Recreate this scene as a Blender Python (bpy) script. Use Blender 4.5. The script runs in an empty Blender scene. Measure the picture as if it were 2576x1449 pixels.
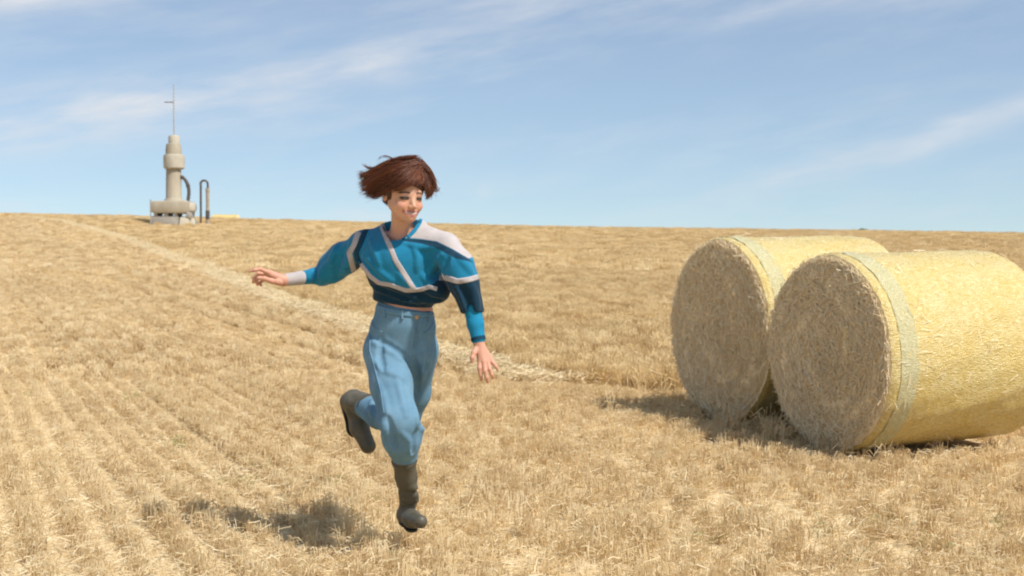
import bpy, bmesh, math, random
import numpy as np
from mathutils import Vector, Matrix
from mathutils.bvhtree import BVHTree

random.seed(7)
rng = np.random.default_rng(7)
R = math.radians
scene = bpy.context.scene
col = scene.collection

# ------------------------------------------------------------------ camera
CAM = Vector((0.0, 0.0, 1.3))
PITCH = R(1.954)
LENS = 42.0
cam_data = bpy.data.cameras.new('camera')
cam_data.lens = LENS
cam_data.sensor_width = 36.0
cam_data.clip_start = 0.05
cam_data.clip_end = 6000.0
cam_data.dof.use_dof = True
cam_data.dof.focus_distance = 5.3
cam_data.dof.aperture_fstop = 5.6
camera = bpy.data.objects.new('camera', cam_data)
camera.location = CAM
camera.rotation_euler = (math.pi / 2 - PITCH, 0, 0)
col.objects.link(camera)
scene.camera = camera

# ------------------------------------------------------------------ sun and sky
SUN = Vector((0.80 * 0.600, -0.60 * 0.600, 0.80)).normalized()      # towards the sun
sun_el = math.asin(SUN.z)
sun_az = math.atan2(SUN.x, SUN.y)
sun_data = bpy.data.lights.new('sun', 'SUN')
sun_data.energy = 2.25
sun_data.angle = R(2.5)
sun_data.color = (1.0, 0.955, 0.885)
sun = bpy.data.objects.new('sun', sun_data)
sun.rotation_euler = SUN.to_track_quat('Z', 'Y').to_euler()
col.objects.link(sun)

world = bpy.data.worlds.new('World')
scene.world = world
world.use_nodes = True
wt = world.node_tree
wt.nodes.clear()


def wn(kind, **kw):
    n = wt.nodes.new(kind)
    for k, v in kw.items():
        setattr(n, k, v)
    return n


def wm(op, a, b=None, c=None, clamp=False):
    n = wt.nodes.new('ShaderNodeMath')
    n.operation = op
    n.use_clamp = clamp
    for i, v in enumerate((a, b, c)):
        if v is None:
            continue
        if isinstance(v, (int, float)):
            n.inputs[i].default_value = v
        else:
            wt.links.new(v, n.inputs[i])
    return n.outputs[0]


sky = wn('ShaderNodeTexSky', sky_type='NISHITA')
sky.sun_disc = False
sky.sun_elevation = sun_el
sky.sun_rotation = sun_az
sky.altitude = 300
sky.air_density = 1.0
sky.dust_density = 0.5
sky.ozone_density = 2.0
wtc = wn('ShaderNodeTexCoord')
wsep = wn('ShaderNodeSeparateXYZ')
wt.links.new(wtc.outputs['Generated'], wsep.inputs[0])
dx, dy_, dz = wsep.outputs
# the air thins out quickly: look the sky colour up a little above the true elevation
lift = wn('ShaderNodeCombineXYZ')
wt.links.new(dx, lift.inputs[0]); wt.links.new(dy_, lift.inputs[1])
wt.links.new(wm('ADD', wm('MULTIPLY', dz, 0.93), 0.065), lift.inputs[2])
wt.links.new(lift.outputs[0], sky.inputs['Vector'])
az = wm('ARCTAN2', dx, dy_)
el = wm('ARCSINE', dz)


def wnoise(sx, sy, rot, scale, detail, seed, rough=0.55):
    """noise stretched along a streak direction, in azimuth / elevation"""
    ca, sa = math.cos(rot), math.sin(rot)
    u = wm('ADD', wm('MULTIPLY', az, ca * sx), wm('MULTIPLY', el, sa * sx))
    v = wm('ADD', wm('MULTIPLY', az, -sa * sy), wm('MULTIPLY', el, ca * sy))
    c = wn('ShaderNodeCombineXYZ')
    wt.links.new(u, c.inputs[0]); wt.links.new(v, c.inputs[1])
    c.inputs[2].default_value = seed
    n = wn('ShaderNodeTexNoise')
    n.inputs['Scale'].default_value = scale
    n.inputs['Detail'].default_value = detail
    n.inputs['Roughness'].default_value = rough
    wt.links.new(c.outputs[0], n.inputs['Vector'])
    return n.outputs['Fac']


def smooth(v, a, b):
    n = wt.nodes.new('ShaderNodeMapRange')
    n.interpolation_type = 'SMOOTHSTEP'
    n.inputs[1].default_value = a; n.inputs[2].default_value = b
    n.inputs[3].default_value = 0.0; n.inputs[4].default_value = 1.0
    wt.links.new(v, n.inputs[0])
    return n.outputs[0]


warp = wm('MULTIPLY', wm('SUBTRACT', wnoise(1, 1, 0, 7, 3, 3.3), 0.5), 0.03)
elw = wm('ADD', el, warp)
streak = smooth(wnoise(1.2, 6, 0.2, 5, 6, 1.7, 0.55), 0.28, 0.75)
fine = smooth(wnoise(2.0, 9, 0.16, 7, 5, 9.1, 0.55), 0.30, 0.75)
clouds = None
# each: elevation at azimuth 0, slope, half width, azimuth centre, azimuth reach, amount  (radians)
BANDS = [(0.174, 0.20, 0.018, -0.13, 0.17, 0.52), (0.158, 0.15, 0.026, -0.33, 0.15, 0.85),
         (0.135, 0.08, 0.018, -0.42, 0.14, 0.80), (0.250, 0.12, 0.020, -0.40, 0.20, 0.95),
         (0.172, 0.10, 0.012, 0.30, 0.19, 0.48), (0.186, 0.13, 0.012, 0.10, 0.15, 0.32),
         (-0.004, 0.27, 0.011, 0.36, 0.17, 0.50), (0.025, 0.0, 0.006, -0.12, 0.025, 0.60),
         (0.034, 0.0, 0.006, -0.385, 0.035, 0.40), (0.044, 0.0, 0.006, -0.024, 0.008, 0.35), (0.205, 0.06, 0.035, 0.05, 0.6, 0.20)]
for (a, b, w, ac, aw, amt) in BANDS:
    d = wm('DIVIDE', wm('SUBTRACT', elw, wm('ADD', wm('MULTIPLY', az, b), a)), w)
    g = wm('POWER', 2.718, wm('MULTIPLY', wm('MULTIPLY', d, d), -1.0))
    e = wm('DIVIDE', wm('SUBTRACT', az, ac), aw)
    ge = wm('POWER', 2.718, wm('MULTIPLY', wm('MULTIPLY', e, e), -1.0))
    t = wm('MULTIPLY', wm('MULTIPLY', g, ge), amt)
    clouds = t if clouds is None else wm('MAXIMUM', clouds, t)
clouds = wm('MULTIPLY', clouds, wm('ADD', wm('MULTIPLY', streak, 0.75), wm('MULTIPLY', fine, 0.45)))
veil = wm('MULTIPLY', wm('MULTIPLY', smooth(wnoise(1, 5, 0.18, 3.4, 7, 5.2, 0.6), 0.30, 0.85), fine), wm('ADD', 0.30, wm('MULTIPLY', smooth(el, 0.2, 0.5), 0.95)))  # veil thickened higher up, out of view: extra cirrus added for fill light
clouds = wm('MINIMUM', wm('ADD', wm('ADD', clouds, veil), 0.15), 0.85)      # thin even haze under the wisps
sky_tint = wn('ShaderNodeMix', data_type='RGBA', blend_type='MULTIPLY')
sky_tint.inputs['Factor'].default_value = 1.0
wt.links.new(sky.outputs[0], sky_tint.inputs['A'])
sky_tint.inputs['B'].default_value = (0.85, 0.885, 0.88, 1)
sky_mix = wn('ShaderNodeMix', data_type='RGBA')
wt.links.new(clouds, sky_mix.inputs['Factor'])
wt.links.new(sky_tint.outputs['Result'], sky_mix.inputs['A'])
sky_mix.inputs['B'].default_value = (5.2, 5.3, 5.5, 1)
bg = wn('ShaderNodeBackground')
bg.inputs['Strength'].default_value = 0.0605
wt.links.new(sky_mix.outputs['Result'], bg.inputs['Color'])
wo = wn('ShaderNodeOutputWorld')
wt.links.new(bg.outputs[0], wo.inputs[0])

scene.view_settings.view_transform = 'Standard'
scene.view_settings.look = 'None'
scene.view_settings.exposure = 1.32
scene.view_settings.gamma = 1.0
scene.view_settings.use_curve_mapping = False
scene.render.engine = 'CYCLES'
scene.cycles.use_denoising = True
scene.cycles.filter_width = 2.1
scene.cycles.max_bounces = 8
scene.cycles.diffuse_bounces = 6
scene.cycles.transparent_max_bounces = 6
scene.cycles.use_adaptive_sampling = True
scene.cycles.adaptive_threshold = 0.015

# ------------------------------------------------------------------ helpers
FPX = 2576 * LENS / 36.0
FWD = Vector((0, math.cos(PITCH), -math.sin(PITCH)))
UPV = Vector((0, math.sin(PITCH), math.cos(PITCH)))


def ray(px, py):
    return (FWD + Vector((1, 0, 0)) * ((px - 1288) / FPX) + UPV * ((724.5 - py) / FPX))


def at(px, py, depth):
    """point seen at a pixel of the (2576 wide) picture, `depth` metres in front"""
    r = ray(px, py)
    return CAM + r * (depth / r.y)


def project(P):
    """numpy points -> pixels of the 2576 wide picture"""
    Q = P - np.array(CAM)
    w = Q @ np.array(FWD)
    return 1288 + FPX * Q[:, 0] / w, 724.5 - FPX * (Q @ np.array(UPV)) / w


def tag(o, label=None, cat=None, group=None, kind=None):
    if label: o['label'] = label
    if cat: o['category'] = cat
    if group: o['group'] = group
    if kind: o['kind'] = kind
    return o


def empty(name, loc, rz=0.0):
    o = bpy.data.objects.new(name, None)
    o.location = loc
    o.rotation_euler = (0, 0, rz)
    o.empty_display_size = 0.1
    col.objects.link(o)
    return o


def link_mesh(name, me, mat=None, parent=None, loc=None):
    o = bpy.data.objects.new(name, me)
    if mat: me.materials.append(mat)
    col.objects.link(o)
    if parent: o.parent = parent
    if loc is not None: o.location = loc
    return o


def smooth_mesh(me):
    me.polygons.foreach_set('use_smooth', np.ones(len(me.polygons), dtype=bool))


def mesh_np(name, V, F, smooth_=True):
    """mesh from numpy vertices and faces of constant size"""
    me = bpy.data.meshes.new(name)
    V = np.asarray(V, dtype=np.float32); F = np.asarray(F, dtype=np.int32)
    n = F.shape[1]
    me.vertices.add(len(V)); me.vertices.foreach_set('co', V.ravel())
    me.loops.add(F.size); me.loops.foreach_set('vertex_index', F.ravel())
    me.polygons.add(len(F))
    me.polygons.foreach_set('loop_start', np.arange(0, F.size, n, dtype=np.int32))
    me.update(calc_edges=True)
    if smooth_: smooth_mesh(me)
    me.validate()
    return me


class MB:
    """collects boxes, tubes, lathes into one mesh"""
    def __init__(s): s.v = []; s.f = []

    def add(s, v, f):
        o = len(s.v); s.v += [tuple(p) for p in v]; s.f += [tuple(i + o for i in q) for q in f]

    def tube(s, pts, radii, n=8, cap=True):
        pts = [Vector(p) for p in pts]
        rings = []
        up = None
        for i, p in enumerate(pts):
            d = (pts[min(i + 1, len(pts) - 1)] - pts[max(i - 1, 0)]).normalized()
            if up is None:
                up = d.orthogonal().normalized()
            up = (up - d * up.dot(d)).normalized()
            sd = d.cross(up)
            r = radii[i] if hasattr(radii, '__len__') else radii
            rings.append([p + (up * math.cos(2 * math.pi * k / n) + sd * math.sin(2 * math.pi * k / n)) * r for k in range(n)])
        v = [q for rg in rings for q in rg]; f = []
        for i in range(len(rings) - 1):
            for k in range(n):
                a = i * n + k; b = i * n + (k + 1) % n
                f.append((a, b, b + n, a + n))
        if cap:
            f.append(tuple(range(n - 1, -1, -1)))
            f.append(tuple(range((len(rings) - 1) * n, len(rings) * n)))
        s.add(v, f); return s

    def lathe(s, prof, n=32, c=(0, 0, 0), sx=1.0, sy=1.0):
        v = []; f = []
        for (r, z) in prof:
            for k in range(n):
                a = 2 * math.pi * k / n
                v.append((c[0] + r * sx * math.cos(a), c[1] + r * sy * math.sin(a), c[2] + z))
        for i in range(len(prof) - 1):
            for k in range(n):
                a = i * n + k; b = i * n + (k + 1) % n
                f.append((a, b, b + n, a + n))
        f.append(tuple(range(n - 1, -1, -1)))
        f.append(tuple(range((len(prof) - 1) * n, len(prof) * n)))
        s.add(v, f); return s

    def box(s, c, d, rz=0.0, taper=1.0, bev=0.0):
        x, y, z = d[0] / 2, d[1] / 2, d[2] / 2
        ca, sa = math.cos(rz), math.sin(rz)
        bm = bmesh.new()
        bmesh.ops.create_cube(bm, size=2.0)
        for q in bm.verts:
            t = taper if q.co.z > 0 else 1.0
            q.co = Vector((q.co.x * x * t, q.co.y * y * t, q.co.z * z))
        if bev > 0:
            bmesh.ops.bevel(bm, geom=bm.edges[:], offset=bev, segments=2, affect='EDGES', profile=0.6)
        bm.verts.ensure_lookup_table()
        v = [(c[0] + q.co.x * ca - q.co.y * sa, c[1] + q.co.x * sa + q.co.y * ca, c[2] + q.co.z) for q in bm.verts]
        bm.verts.index_update()
        f = [tuple(q.index for q in fc.verts) for fc in bm.faces]
        bm.free()
        s.add(v, f); return s

    def build(s, name, mat, parent=None, sm=True, loc=None, angle=35):
        me = bpy.data.meshes.new(name)
        me.from_pydata(s.v, [], s.f)
        me.update()
        if sm:
            smooth_mesh(me)
            me.set_sharp_from_angle(angle=R(angle))
        return link_mesh(name, me, mat, parent, loc)


# ------------------------------------------------------------------ materials
def new_mat(name):
    m = bpy.data.materials.new(name)
    m.use_nodes = True
    nt = m.node_tree
    return m, nt, nt.nodes['Principled BSDF']


def ramp(nt, fac, stops):
    r = nt.nodes.new('ShaderNodeValToRGB')
    e = r.color_ramp.elements
    while len(e) < len(stops): e.new(0.5)
    for i, (p, c) in enumerate(stops):
        e[i].position = p; e[i].color = (*c, 1)
    nt.links.new(fac, r.inputs[0])
    return r.outputs[0]


def noise(nt, scale, detail=4, rough=0.55, coord='Object', stretch=None, dist=0.0):
    tc = nt.nodes.new('ShaderNodeTexCoord')
    n = nt.nodes.new('ShaderNodeTexNoise')
    n.inputs['Scale'].default_value = scale
    n.inputs['Detail'].default_value = detail
    n.inputs['Roughness'].default_value = rough
    n.inputs['Distortion'].default_value = dist
    src = tc.outputs[coord] if coord != 'World' else nt.nodes.new('ShaderNodeNewGeometry').outputs['Position']
    if stretch:
        mp = nt.nodes.new('ShaderNodeMapping')
        mp.inputs['Scale'].default_value = stretch
        nt.links.new(src, mp.inputs[0]); src = mp.outputs[0]
    nt.links.new(src, n.inputs['Vector'])
    return n.outputs['Fac']


def mixc(nt, fac, a, b, mode='MIX'):
    m = nt.nodes.new('ShaderNodeMix'); m.data_type = 'RGBA'; m.blend_type = mode
    for sock, v in (('Factor', fac), ('A', a), ('B', b)):
        if isinstance(v, (int, float)): m.inputs[sock].default_value = v
        elif isinstance(v, tuple): m.inputs[sock].default_value = (*v, 1)
        else: nt.links.new(v, m.inputs[sock])
    return m.outputs['Result']


def bump(nt, bs, h, strength, dist):
    b = nt.nodes.new('ShaderNodeBump')
    b.inputs['Strength'].default_value = strength
    b.inputs['Distance'].default_value = dist
    nt.links.new(h, b.inputs['Height'])
    nt.links.new(b.outputs[0], bs.inputs['Normal'])


def simple(name, c1, c2, scale=8, rough=0.7, bstr=0.2, bdist=0.004, stretch=None, spec=0.3, coord='Object'):
    m, nt, bs = new_mat(name)
    n = noise(nt, scale, 6, 0.6, coord, stretch)
    nt.links.new(ramp(nt, n, [(0.3, c1), (0.7, c2)]), bs.inputs['Base Color'])
    bs.inputs['Roughness'].default_value = rough
    bs.inputs['Specular IOR Level'].default_value = spec
    if bstr: bump(nt, bs, n, bstr, bdist)
    return m


def straw_mat(name, stops, transl=0.25, patch=(0.35, 2.2)):
    """dry straw: each clump its own shade, broad patches over the field"""
    m, nt, bs = new_mat(name)
    oi = nt.nodes.new('ShaderNodeObjectInfo')
    c = ramp(nt, oi.outputs['Random'], stops)
    big = noise(nt, patch[0], 3, 0.6, 'World')
    sm_ = noise(nt, patch[1] * 6, 3, 0.6, 'World')
    c = mixc(nt, 0.5, c, ramp(nt, big, [(0.32, (0.88, 0.85, 0.81)), (0.68, (1.02, 1.02, 1.02))]), 'MULTIPLY')
    c = mixc(nt, 0.6, c, ramp(nt, sm_, [(0.3, (0.88, 0.84, 0.78)), (0.7, (1.02, 1.02, 1.02))]), 'MULTIPLY')
    nt.links.new(c, bs.inputs['Base Color'])
    bs.inputs['Roughness'].default_value = 0.55
    bs.inputs['Specular IOR Level'].default_value = 0.35
    tr = nt.nodes.new('ShaderNodeBsdfTranslucent')
    nt.links.new(c, tr.inputs[0])
    mx = nt.nodes.new('ShaderNodeMixShader'); mx.inputs[0].default_value = transl
    nt.links.new(bs.outputs[0], mx.inputs[1]); nt.links.new(tr.outputs[0], mx.inputs[2])
    nt.links.new(mx.outputs[0], nt.nodes['Material Output'].inputs[0])
    return m


STRAW = straw_mat('straw_stubble', [(0.0, (0.77, 0.62, 0.375)), (0.35, (0.84, 0.70, 0.44)), (0.7, (0.88, 0.76, 0.505)), (1.0, (0.92, 0.82, 0.59))], 0.45)
STRAW_TALL = straw_mat('straw_tall', [(0.0, (0.81, 0.645, 0.36)), (0.5, (0.87, 0.72, 0.43)), (1.0, (0.91, 0.785, 0.51))], 0.42, (0.16, 0.9))
CHAFF = straw_mat('straw_chaff', [(0.0, (0.84, 0.71, 0.45)), (0.5, (0.89, 0.775, 0.52)), (1.0, (0.93, 0.84, 0.62))], 0.3)

# ------------------------------------------------------------------ terrain
RIDGE = 95.0


def terrain(x, y):
    x = np.asarray(x, dtype=float); y = np.asarray(y, dtype=float)
    xs = np.clip(x * RIDGE / np.maximum(y, 30.0), -70, 70)
    zr = 2.80 - 0.0212 * xs + 0.000130 * xs * xs * np.where(xs < 0, 0.25, 1.0)
    t = np.clip((y - 9.0) / (RIDGE - 9.0), 0, None)
    up = np.where(t < 1.0, t ** 1.65, 1.0)
    over = np.clip(y - RIDGE, 0, None)
    s = up + 0.35 * (1 - np.exp(-over / 7.0)) * 0.15 - np.clip(over - 5, 0, 200) ** 2 * 0.00006
    z = zr * s
    near = 0.018 * np.sin(x * 0.9 + 0.4) * np.cos(y * 0.7) * np.exp(-((y - 6) / 9.0) ** 2)
    roll = 0.10 * np.sin(x * 0.11 + y * 0.05) * np.clip((y - 12) / 20, 0, 1) * np.exp(-(y / 120.0) ** 2)
    return np.where(y > RIDGE + 160, np.minimum(z, -3.0), z) + near + roll


def hit_terrain(px, py, d0=3.0, d1=110.0):
    ds = np.linspace(d0, d1, 6000)
    r = ray(px, py)
    P = np.array(CAM)[None] + np.array(r)[None] * (ds / r.y)[:, None]
    below = P[:, 2] < terrain(P[:, 0], P[:, 1])
    i = int(np.argmax(below)) if below.any() else len(ds) - 1
    return P[i]


gx = np.unique(np.concatenate([np.linspace(-1800, -90, 25), np.linspace(-90, -14, 60), np.linspace(-14, 14, 150), np.linspace(14, 90, 60), np.linspace(90, 1800, 25)]))
gy = np.unique(np.concatenate([np.linspace(-200, -5, 12), np.linspace(-5, 16, 120), np.linspace(16, 120, 160), np.linspace(120, 300, 40), np.linspace(300, 3500, 20)]))
GX, GY = np.meshgrid(gx, gy)
GZ = terrain(GX, GY)
nx, ny = len(gx), len(gy)
ids = np.arange(nx * ny).reshape(ny, nx)
quads = np.stack([ids[:-1, :-1], ids[:-1, 1:], ids[1:, 1:], ids[1:, :-1]], -1).reshape(-1, 4)
gm, nt, bs = new_mat('stubble_soil')
n1 = noise(nt, 2.2, 6, 0.65, 'World')
n2 = noise(nt, 60, 4, 0.7, 'World', (0.4, 1.0, 1.0))
n3 = noise(nt, 0.09, 4, 0.6, 'World')
c = ramp(nt, n1, [(0.3, (0.58, 0.455, 0.265)), (0.7, (0.70, 0.57, 0.355))])
c = mixc(nt, 0.75, c, ramp(nt, n2, [(0.3, (0.74, 0.69, 0.62)), (0.7, (1.12, 1.10, 1.08))]), 'MULTIPLY')
c = mixc(nt, 0.5, c, ramp(nt, n3, [(0.3, (0.85, 0.82, 0.78)), (0.7, (1.1, 1.08, 1.04))]), 'MULTIPLY')
nt.links.new(c, bs.inputs['Base Color'])
bs.inputs['Roughness'].default_value = 0.95
bs.inputs['Specular IOR Level'].default_value = 0.1
bump(nt, bs, n2, 0.5, 0.02)
ground = link_mesh('ground', mesh_np('ground', np.stack([GX, GY, GZ], -1).reshape(-1, 3), quads), gm)
tag(ground, 'pale tan soil and litter of the rolling harvested field', 'ground', kind='structure')

# edge between the short stubble (near, left) and the taller stubble behind it
EDGE_PX = [(-160, 546), (60, 547), (170, 557), (330, 599), (560, 681), (760, 766), (920, 816), (1180, 906), (1400, 966), (1700, 1003), (2200, 1000), (2800, 1000)]
EDGE = np.array([hit_terrain(*p) for p in EDGE_PX])
o_ = np.argsort(EDGE[:, 0])


def y_edge(x):
    return np.interp(x, EDGE[o_, 0], EDGE[o_, 1])


TB = hit_terrain(440, 566, 60, 92)               # foot of the tower

# ------------------------------------------------------------------ stubble (stuff): clumps of cut stalks
def stalk_proto(name, mat, n, spread_x, spread_y, h0, h1, r, lean, leaf=0.3, lying=0, sides=3, litlen=(0.06, 0.2)):
    mb = MB()
    for i in range(n):
        x, y = random.gauss(0, spread_x), random.uniform(-spread_y, spread_y)
        h = random.uniform(h0, h1)
        lx, ly = random.gauss(0, lean), random.gauss(0, lean)
        rr = r * random.uniform(0.75, 1.25)
        p0 = (x, y, -0.03); p1 = (x + lx * h * 0.5, y + ly * h * 0.5, h * 0.5); p2 = (x + lx * h * 1.2, y + ly * h * 1.2, h)
        mb.tube([p0, p1, p2], [rr, rr, rr * 0.95], sides)
        if random.random() < leaf:                       # a dry leaf blade hanging off the stalk
            a = random.uniform(0, 6.28); L = random.uniform(0.4, 0.9) * h
            z = h * random.uniform(0.4, 0.9); w = rr * 1.5
            dx_, dy2 = math.cos(a), math.sin(a)
            q = [(x, y, z), (x + dx_ * L * .5, y + dy2 * L * .5, z + L * .25), (x + dx_ * L, y + dy2 * L, z - L * .25)]
            mb.tube(q, [w * .6, w, w * .3], 3)
    for i in range(lying):
        a = random.uniform(0, 6.28); L = random.uniform(*litlen)
        x, y = random.gauss(0, spread_x * 1.6), random.uniform(-spread_y, spread_y)
        z = random.uniform(0.004, h1 * 0.75); tilt = random.gauss(0, 0.25)
        p = Vector((x, y, z)); d = Vector((math.cos(a), math.sin(a), tilt))
        mb.tube([p - d * L / 2, p + Vector((0, 0, L * random.uniform(-.05, .12))), p + d * L / 2], r * 0.9, 3)
    me = bpy.data.meshes.new(name)
    me.from_pydata(mb.v, [], mb.f); me.update()
    me.materials.append(mat)
    return me


def scatter(name, P, rot, scl, protos, label, cat):
    """one object: clumps instanced on points"""
    c = bpy.data.collections.new(name + '_clumps')
    for i, me in enumerate(protos):
        c.objects.link(bpy.data.objects.new('%s_clump_%02d' % (name, i), me))
    me = bpy.data.meshes.new(name)
    n = len(P)
    me.vertices.add(n); me.vertices.foreach_set('co', np.asarray(P, dtype=np.float32).ravel())
    for an, ty, data, key in (('rot', 'FLOAT_VECTOR', rot, 'vector'), ('scl', 'FLOAT_VECTOR', scl, 'vector')):
        at_ = me.attributes.new(an, ty, 'POINT'); at_.data.foreach_set(key, np.asarray(data, dtype=np.float32).ravel())
    at_ = me.attributes.new('idx', 'INT', 'POINT'); at_.data.foreach_set('value', rng.integers(0, len(protos), n).astype(np.int32))
    ob = link_mesh(name, me)
    ng = bpy.data.node_groups.new(name + '_nodes', 'GeometryNodeTree')
    ng.interface.new_socket('Geometry', in_out='INPUT', socket_type='NodeSocketGeometry')
    ng.interface.new_socket('Geometry', in_out='OUTPUT', socket_type='NodeSocketGeometry')
    gi = ng.nodes.new('NodeGroupInput'); go = ng.nodes.new('NodeGroupOutput')
    ip = ng.nodes.new('GeometryNodeInstanceOnPoints')
    ci = ng.nodes.new('GeometryNodeCollectionInfo')
    ci.inputs['Collection'].default_value = c
    ci.inputs['Separate Children'].default_value = True
    ci.inputs['Reset Children'].default_value = True
    ng.links.new(gi.outputs[0], ip.inputs['Points'])
    ng.links.new(ci.outputs[0], ip.inputs['Instance'])
    ip.inputs['Pick Instance'].default_value = True
    for an, ty, sock in (('rot', 'FLOAT_VECTOR', 'Rotation'), ('scl', 'FLOAT_VECTOR', 'Scale'), ('idx', 'INT', 'Instance Index')):
        na = ng.nodes.new('GeometryNodeInputNamedAttribute'); na.data_type = ty
        na.inputs['Name'].default_value = an
        ng.links.new(na.outputs[0], ip.inputs[sock])
    ng.links.new(ip.outputs[0], go.inputs[0])
    md = ob.modifiers.new('clumps', 'NODES'); md.node_group = ng
    tag(ob, label, cat, kind='stuff')
    return ob


ROW_DIR = Vector((-0.47, 1.0)).normalized()       # the drill rows run away to the left
ROW_ANG = math.atan2(ROW_DIR.y, ROW_DIR.x) - math.pi / 2
ROW_N = np.array((ROW_DIR.y, -ROW_DIR.x))


def row_points(y0, y1, spacing, step, jitter, margin=1.0, tram=0.0):
    """points along the drill rows inside the camera's wedge between two depths"""
    hw = lambda y: y * 1288 / FPX * 1.06 + margin
    X = hw(y1)
    L = math.hypot(2 * X, y1 - y0) + 4
    c0 = np.array((0.0, (y0 + y1) / 2))
    us = np.arange(-L, L, spacing); vs = np.arange(-L, L, step)
    U, V = np.meshgrid(us, vs)
    U = U.ravel(); V = V.ravel()
    x = c0[0] + U * ROW_N[0] + V * ROW_DIR.x
    y = c0[1] + U * ROW_N[1] + V * ROW_DIR.y
    k = (y > y0 - 0.3) & (y < y1 + 0.3) & (np.abs(x) < hw(np.maximum(y, 1.0)) + 0.5)
    x, y = x[k], y[k]
    # rows drift a little and blur out to the right
    blur = np.clip((x / np.maximum(y, 1) + 0.24) / 0.22, 0, 1)
    x = x + rng.normal(0, 1, len(x)) * (jitter + blur * spacing * 0.34)
    y = y + rng.normal(0, 1, len(x)) * step * 0.35
    k = (y > y0) & (y < y1) & (np.abs(x) < hw(np.maximum(y, 1.0)))
    if tram:                                           # thin lines where a wheel or a coulter ran
        u = x * ROW_N[0] + y * ROW_N[1] + 0.12 * np.sin(y * 0.21)
        gap = (np.mod(u, 1.75) < tram) | (np.mod(u + 0.62, 2.9) < tram * .8)
        k &= ~(gap & (rng.random(len(x)) < 0.85) & (x / np.maximum(y, 1) < -0.10 - 0.1 * rng.random(len(x))))
    return x[k], y[k]


def patchy(x, y, s, seed):
    """cheap smooth noise, roughly -1..1"""
    r2 = np.random.default_rng(seed)
    v = np.zeros_like(x)
    for i in range(7):
        a = r2.uniform(0, 6.28); f = s * r2.uniform(0.5, 1.9)
        v += np.sin((x * math.cos(a) + y * math.sin(a)) * f + r2.uniform(0, 6.28))
    return v / 3.0


near_protos = [stalk_proto('stubble', STRAW, random.randint(18, 26), 0.024, 0.032, 0.042, 0.085, 0.0016, 0.09, 0.2, 7, litlen=(0.03, 0.07)) for _ in range(9)]
mid_protos = [stalk_proto('stubble_mid', STRAW, 60, 0.021, 0.16, 0.045, 0.09, 0.0027, 0.10, 0.3, 8, litlen=(0.05, 0.12)) for _ in range(6)]
far_protos = [stalk_proto('stubble_far', STRAW, 80, 0.06, 0.42, 0.06, 0.115, 0.0070, 0.12, 0.2, 6) for _ in range(5)]
tall_protos = [stalk_proto('tall_mid', STRAW_TALL, 110, 0.06, 0.16, 0.17, 0.25, 0.0027, 0.09, 0.12, 5) for _ in range(6)]
tallfar_protos = [stalk_proto('tall_far', STRAW_TALL, 110, 0.13, 0.45, 0.20, 0.28, 0.0080, 0.12, 0.2, 8) for _ in range(5)]

BALE_AXIS = Vector((0.925, 0.381, 0)).normalized()
BALES = [dict(face=(2082, 888), dia=1.24, D=7.45, L=1.24), dict(face=(1810, 832), dia=1.35, D=8.70, L=1.24)]


def row_height(x, y, spacing, seed, lo, hi):
    """each drill row was cut to its own height"""
    u = (x * ROW_N[0] + y * ROW_N[1]) / spacing
    i = np.floor(u + 0.5).astype(int)
    r3 = np.random.default_rng(seed)
    tab = r3.uniform(lo, hi, 4096)
    return tab[np.mod(i, 4096)]


def under_bale(x, y):
    k = np.zeros(len(x), dtype=bool)
    for b in BALES:
        p = at(*b['face'], b['D'])
        ax, ay = BALE_AXIS.x, BALE_AXIS.y
        u = (x - p.x) * ax + (y - p.y) * ay
        v = -(x - p.x) * ay + (y - p.y) * ax
        k |= (u > -0.02) & (u < b['L'] + 0.02) & (np.abs(v) < 0.30)
    return k


def place(x, y, zsc, tilt=0.08, sc=(0.8, 1.2), free_rot=0.25):
    n = len(x)
    z = terrain(x, y) - 0.002
    P = np.stack([x, y, z], -1)
    rot = np.stack([rng.normal(0, tilt, n), rng.normal(0, tilt, n), ROW_ANG + rng.normal(0, free_rot, n) + np.where(rng.random(n) < .5, math.pi, 0)], -1)
    s = rng.uniform(*sc, n)
    S = np.stack([s, s, s * zsc], -1)
    return P, rot, S


def short_mask(x, y):
    ye = y_edge(x)
    strip = (ye - y < np.where(y > 30, 0.8, 0.36)) & (x < EDGE[7, 0]) & (rng.random(len(x)) < .85)
    return (y < ye) & ~under_bale(x, y) & ~strip


x, y = row_points(4.0, 11.5, 0.185, 0.030, 0.008, tram=0.0)
k = short_mask(x, y) & ((x / y < -0.12) | (rng.random(len(x)) > 0.32))
x, y = x[k], y[k]
hz = (1.0 + 0.16 * patchy(x, y, 3.2, 11) + rng.normal(0, 0.10, len(x))) * row_height(x, y, 0.185, 5, 0.7, 1.25)
scatter('stubble', *place(x, y, np.clip(hz, 0.4, 1.6)), near_protos, 'short cut straw stubble in drill rows across the near field', 'stubble')
x, y = row_points(11.5, 34.0, 0.185, 0.17, 0.010, tram=0.0)
k = short_mask(x, y)
x, y = x[k], y[k]
hz = (1.0 + 0.10 * patchy(x, y, 2.2, 12) + rng.normal(0, 0.08, len(x))) * row_height(x, y, 0.37, 6, 0.65, 1.35)
scatter('stubble', *place(x, y, np.clip(hz, 0.35, 1.8)), mid_protos, 'short cut stubble on the left slope below the bright track', 'stubble')
x, y = row_points(34.0, 99.0, 0.27, 0.62, 0.03, tram=0.0)
k = short_mask(x, y)
x, y = x[k], y[k]
scatter('stubble', *place(x, y, np.clip(row_height(x, y, 1.1, 8, 0.5, 1.5) + rng.normal(0, 0.1, len(x)), .4, 1.6)), far_protos, 'far short stubble running up to the left horizon', 'stubble')
x, y = row_points(9.5, 34.0, 0.17, 0.20, 0.03)
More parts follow.
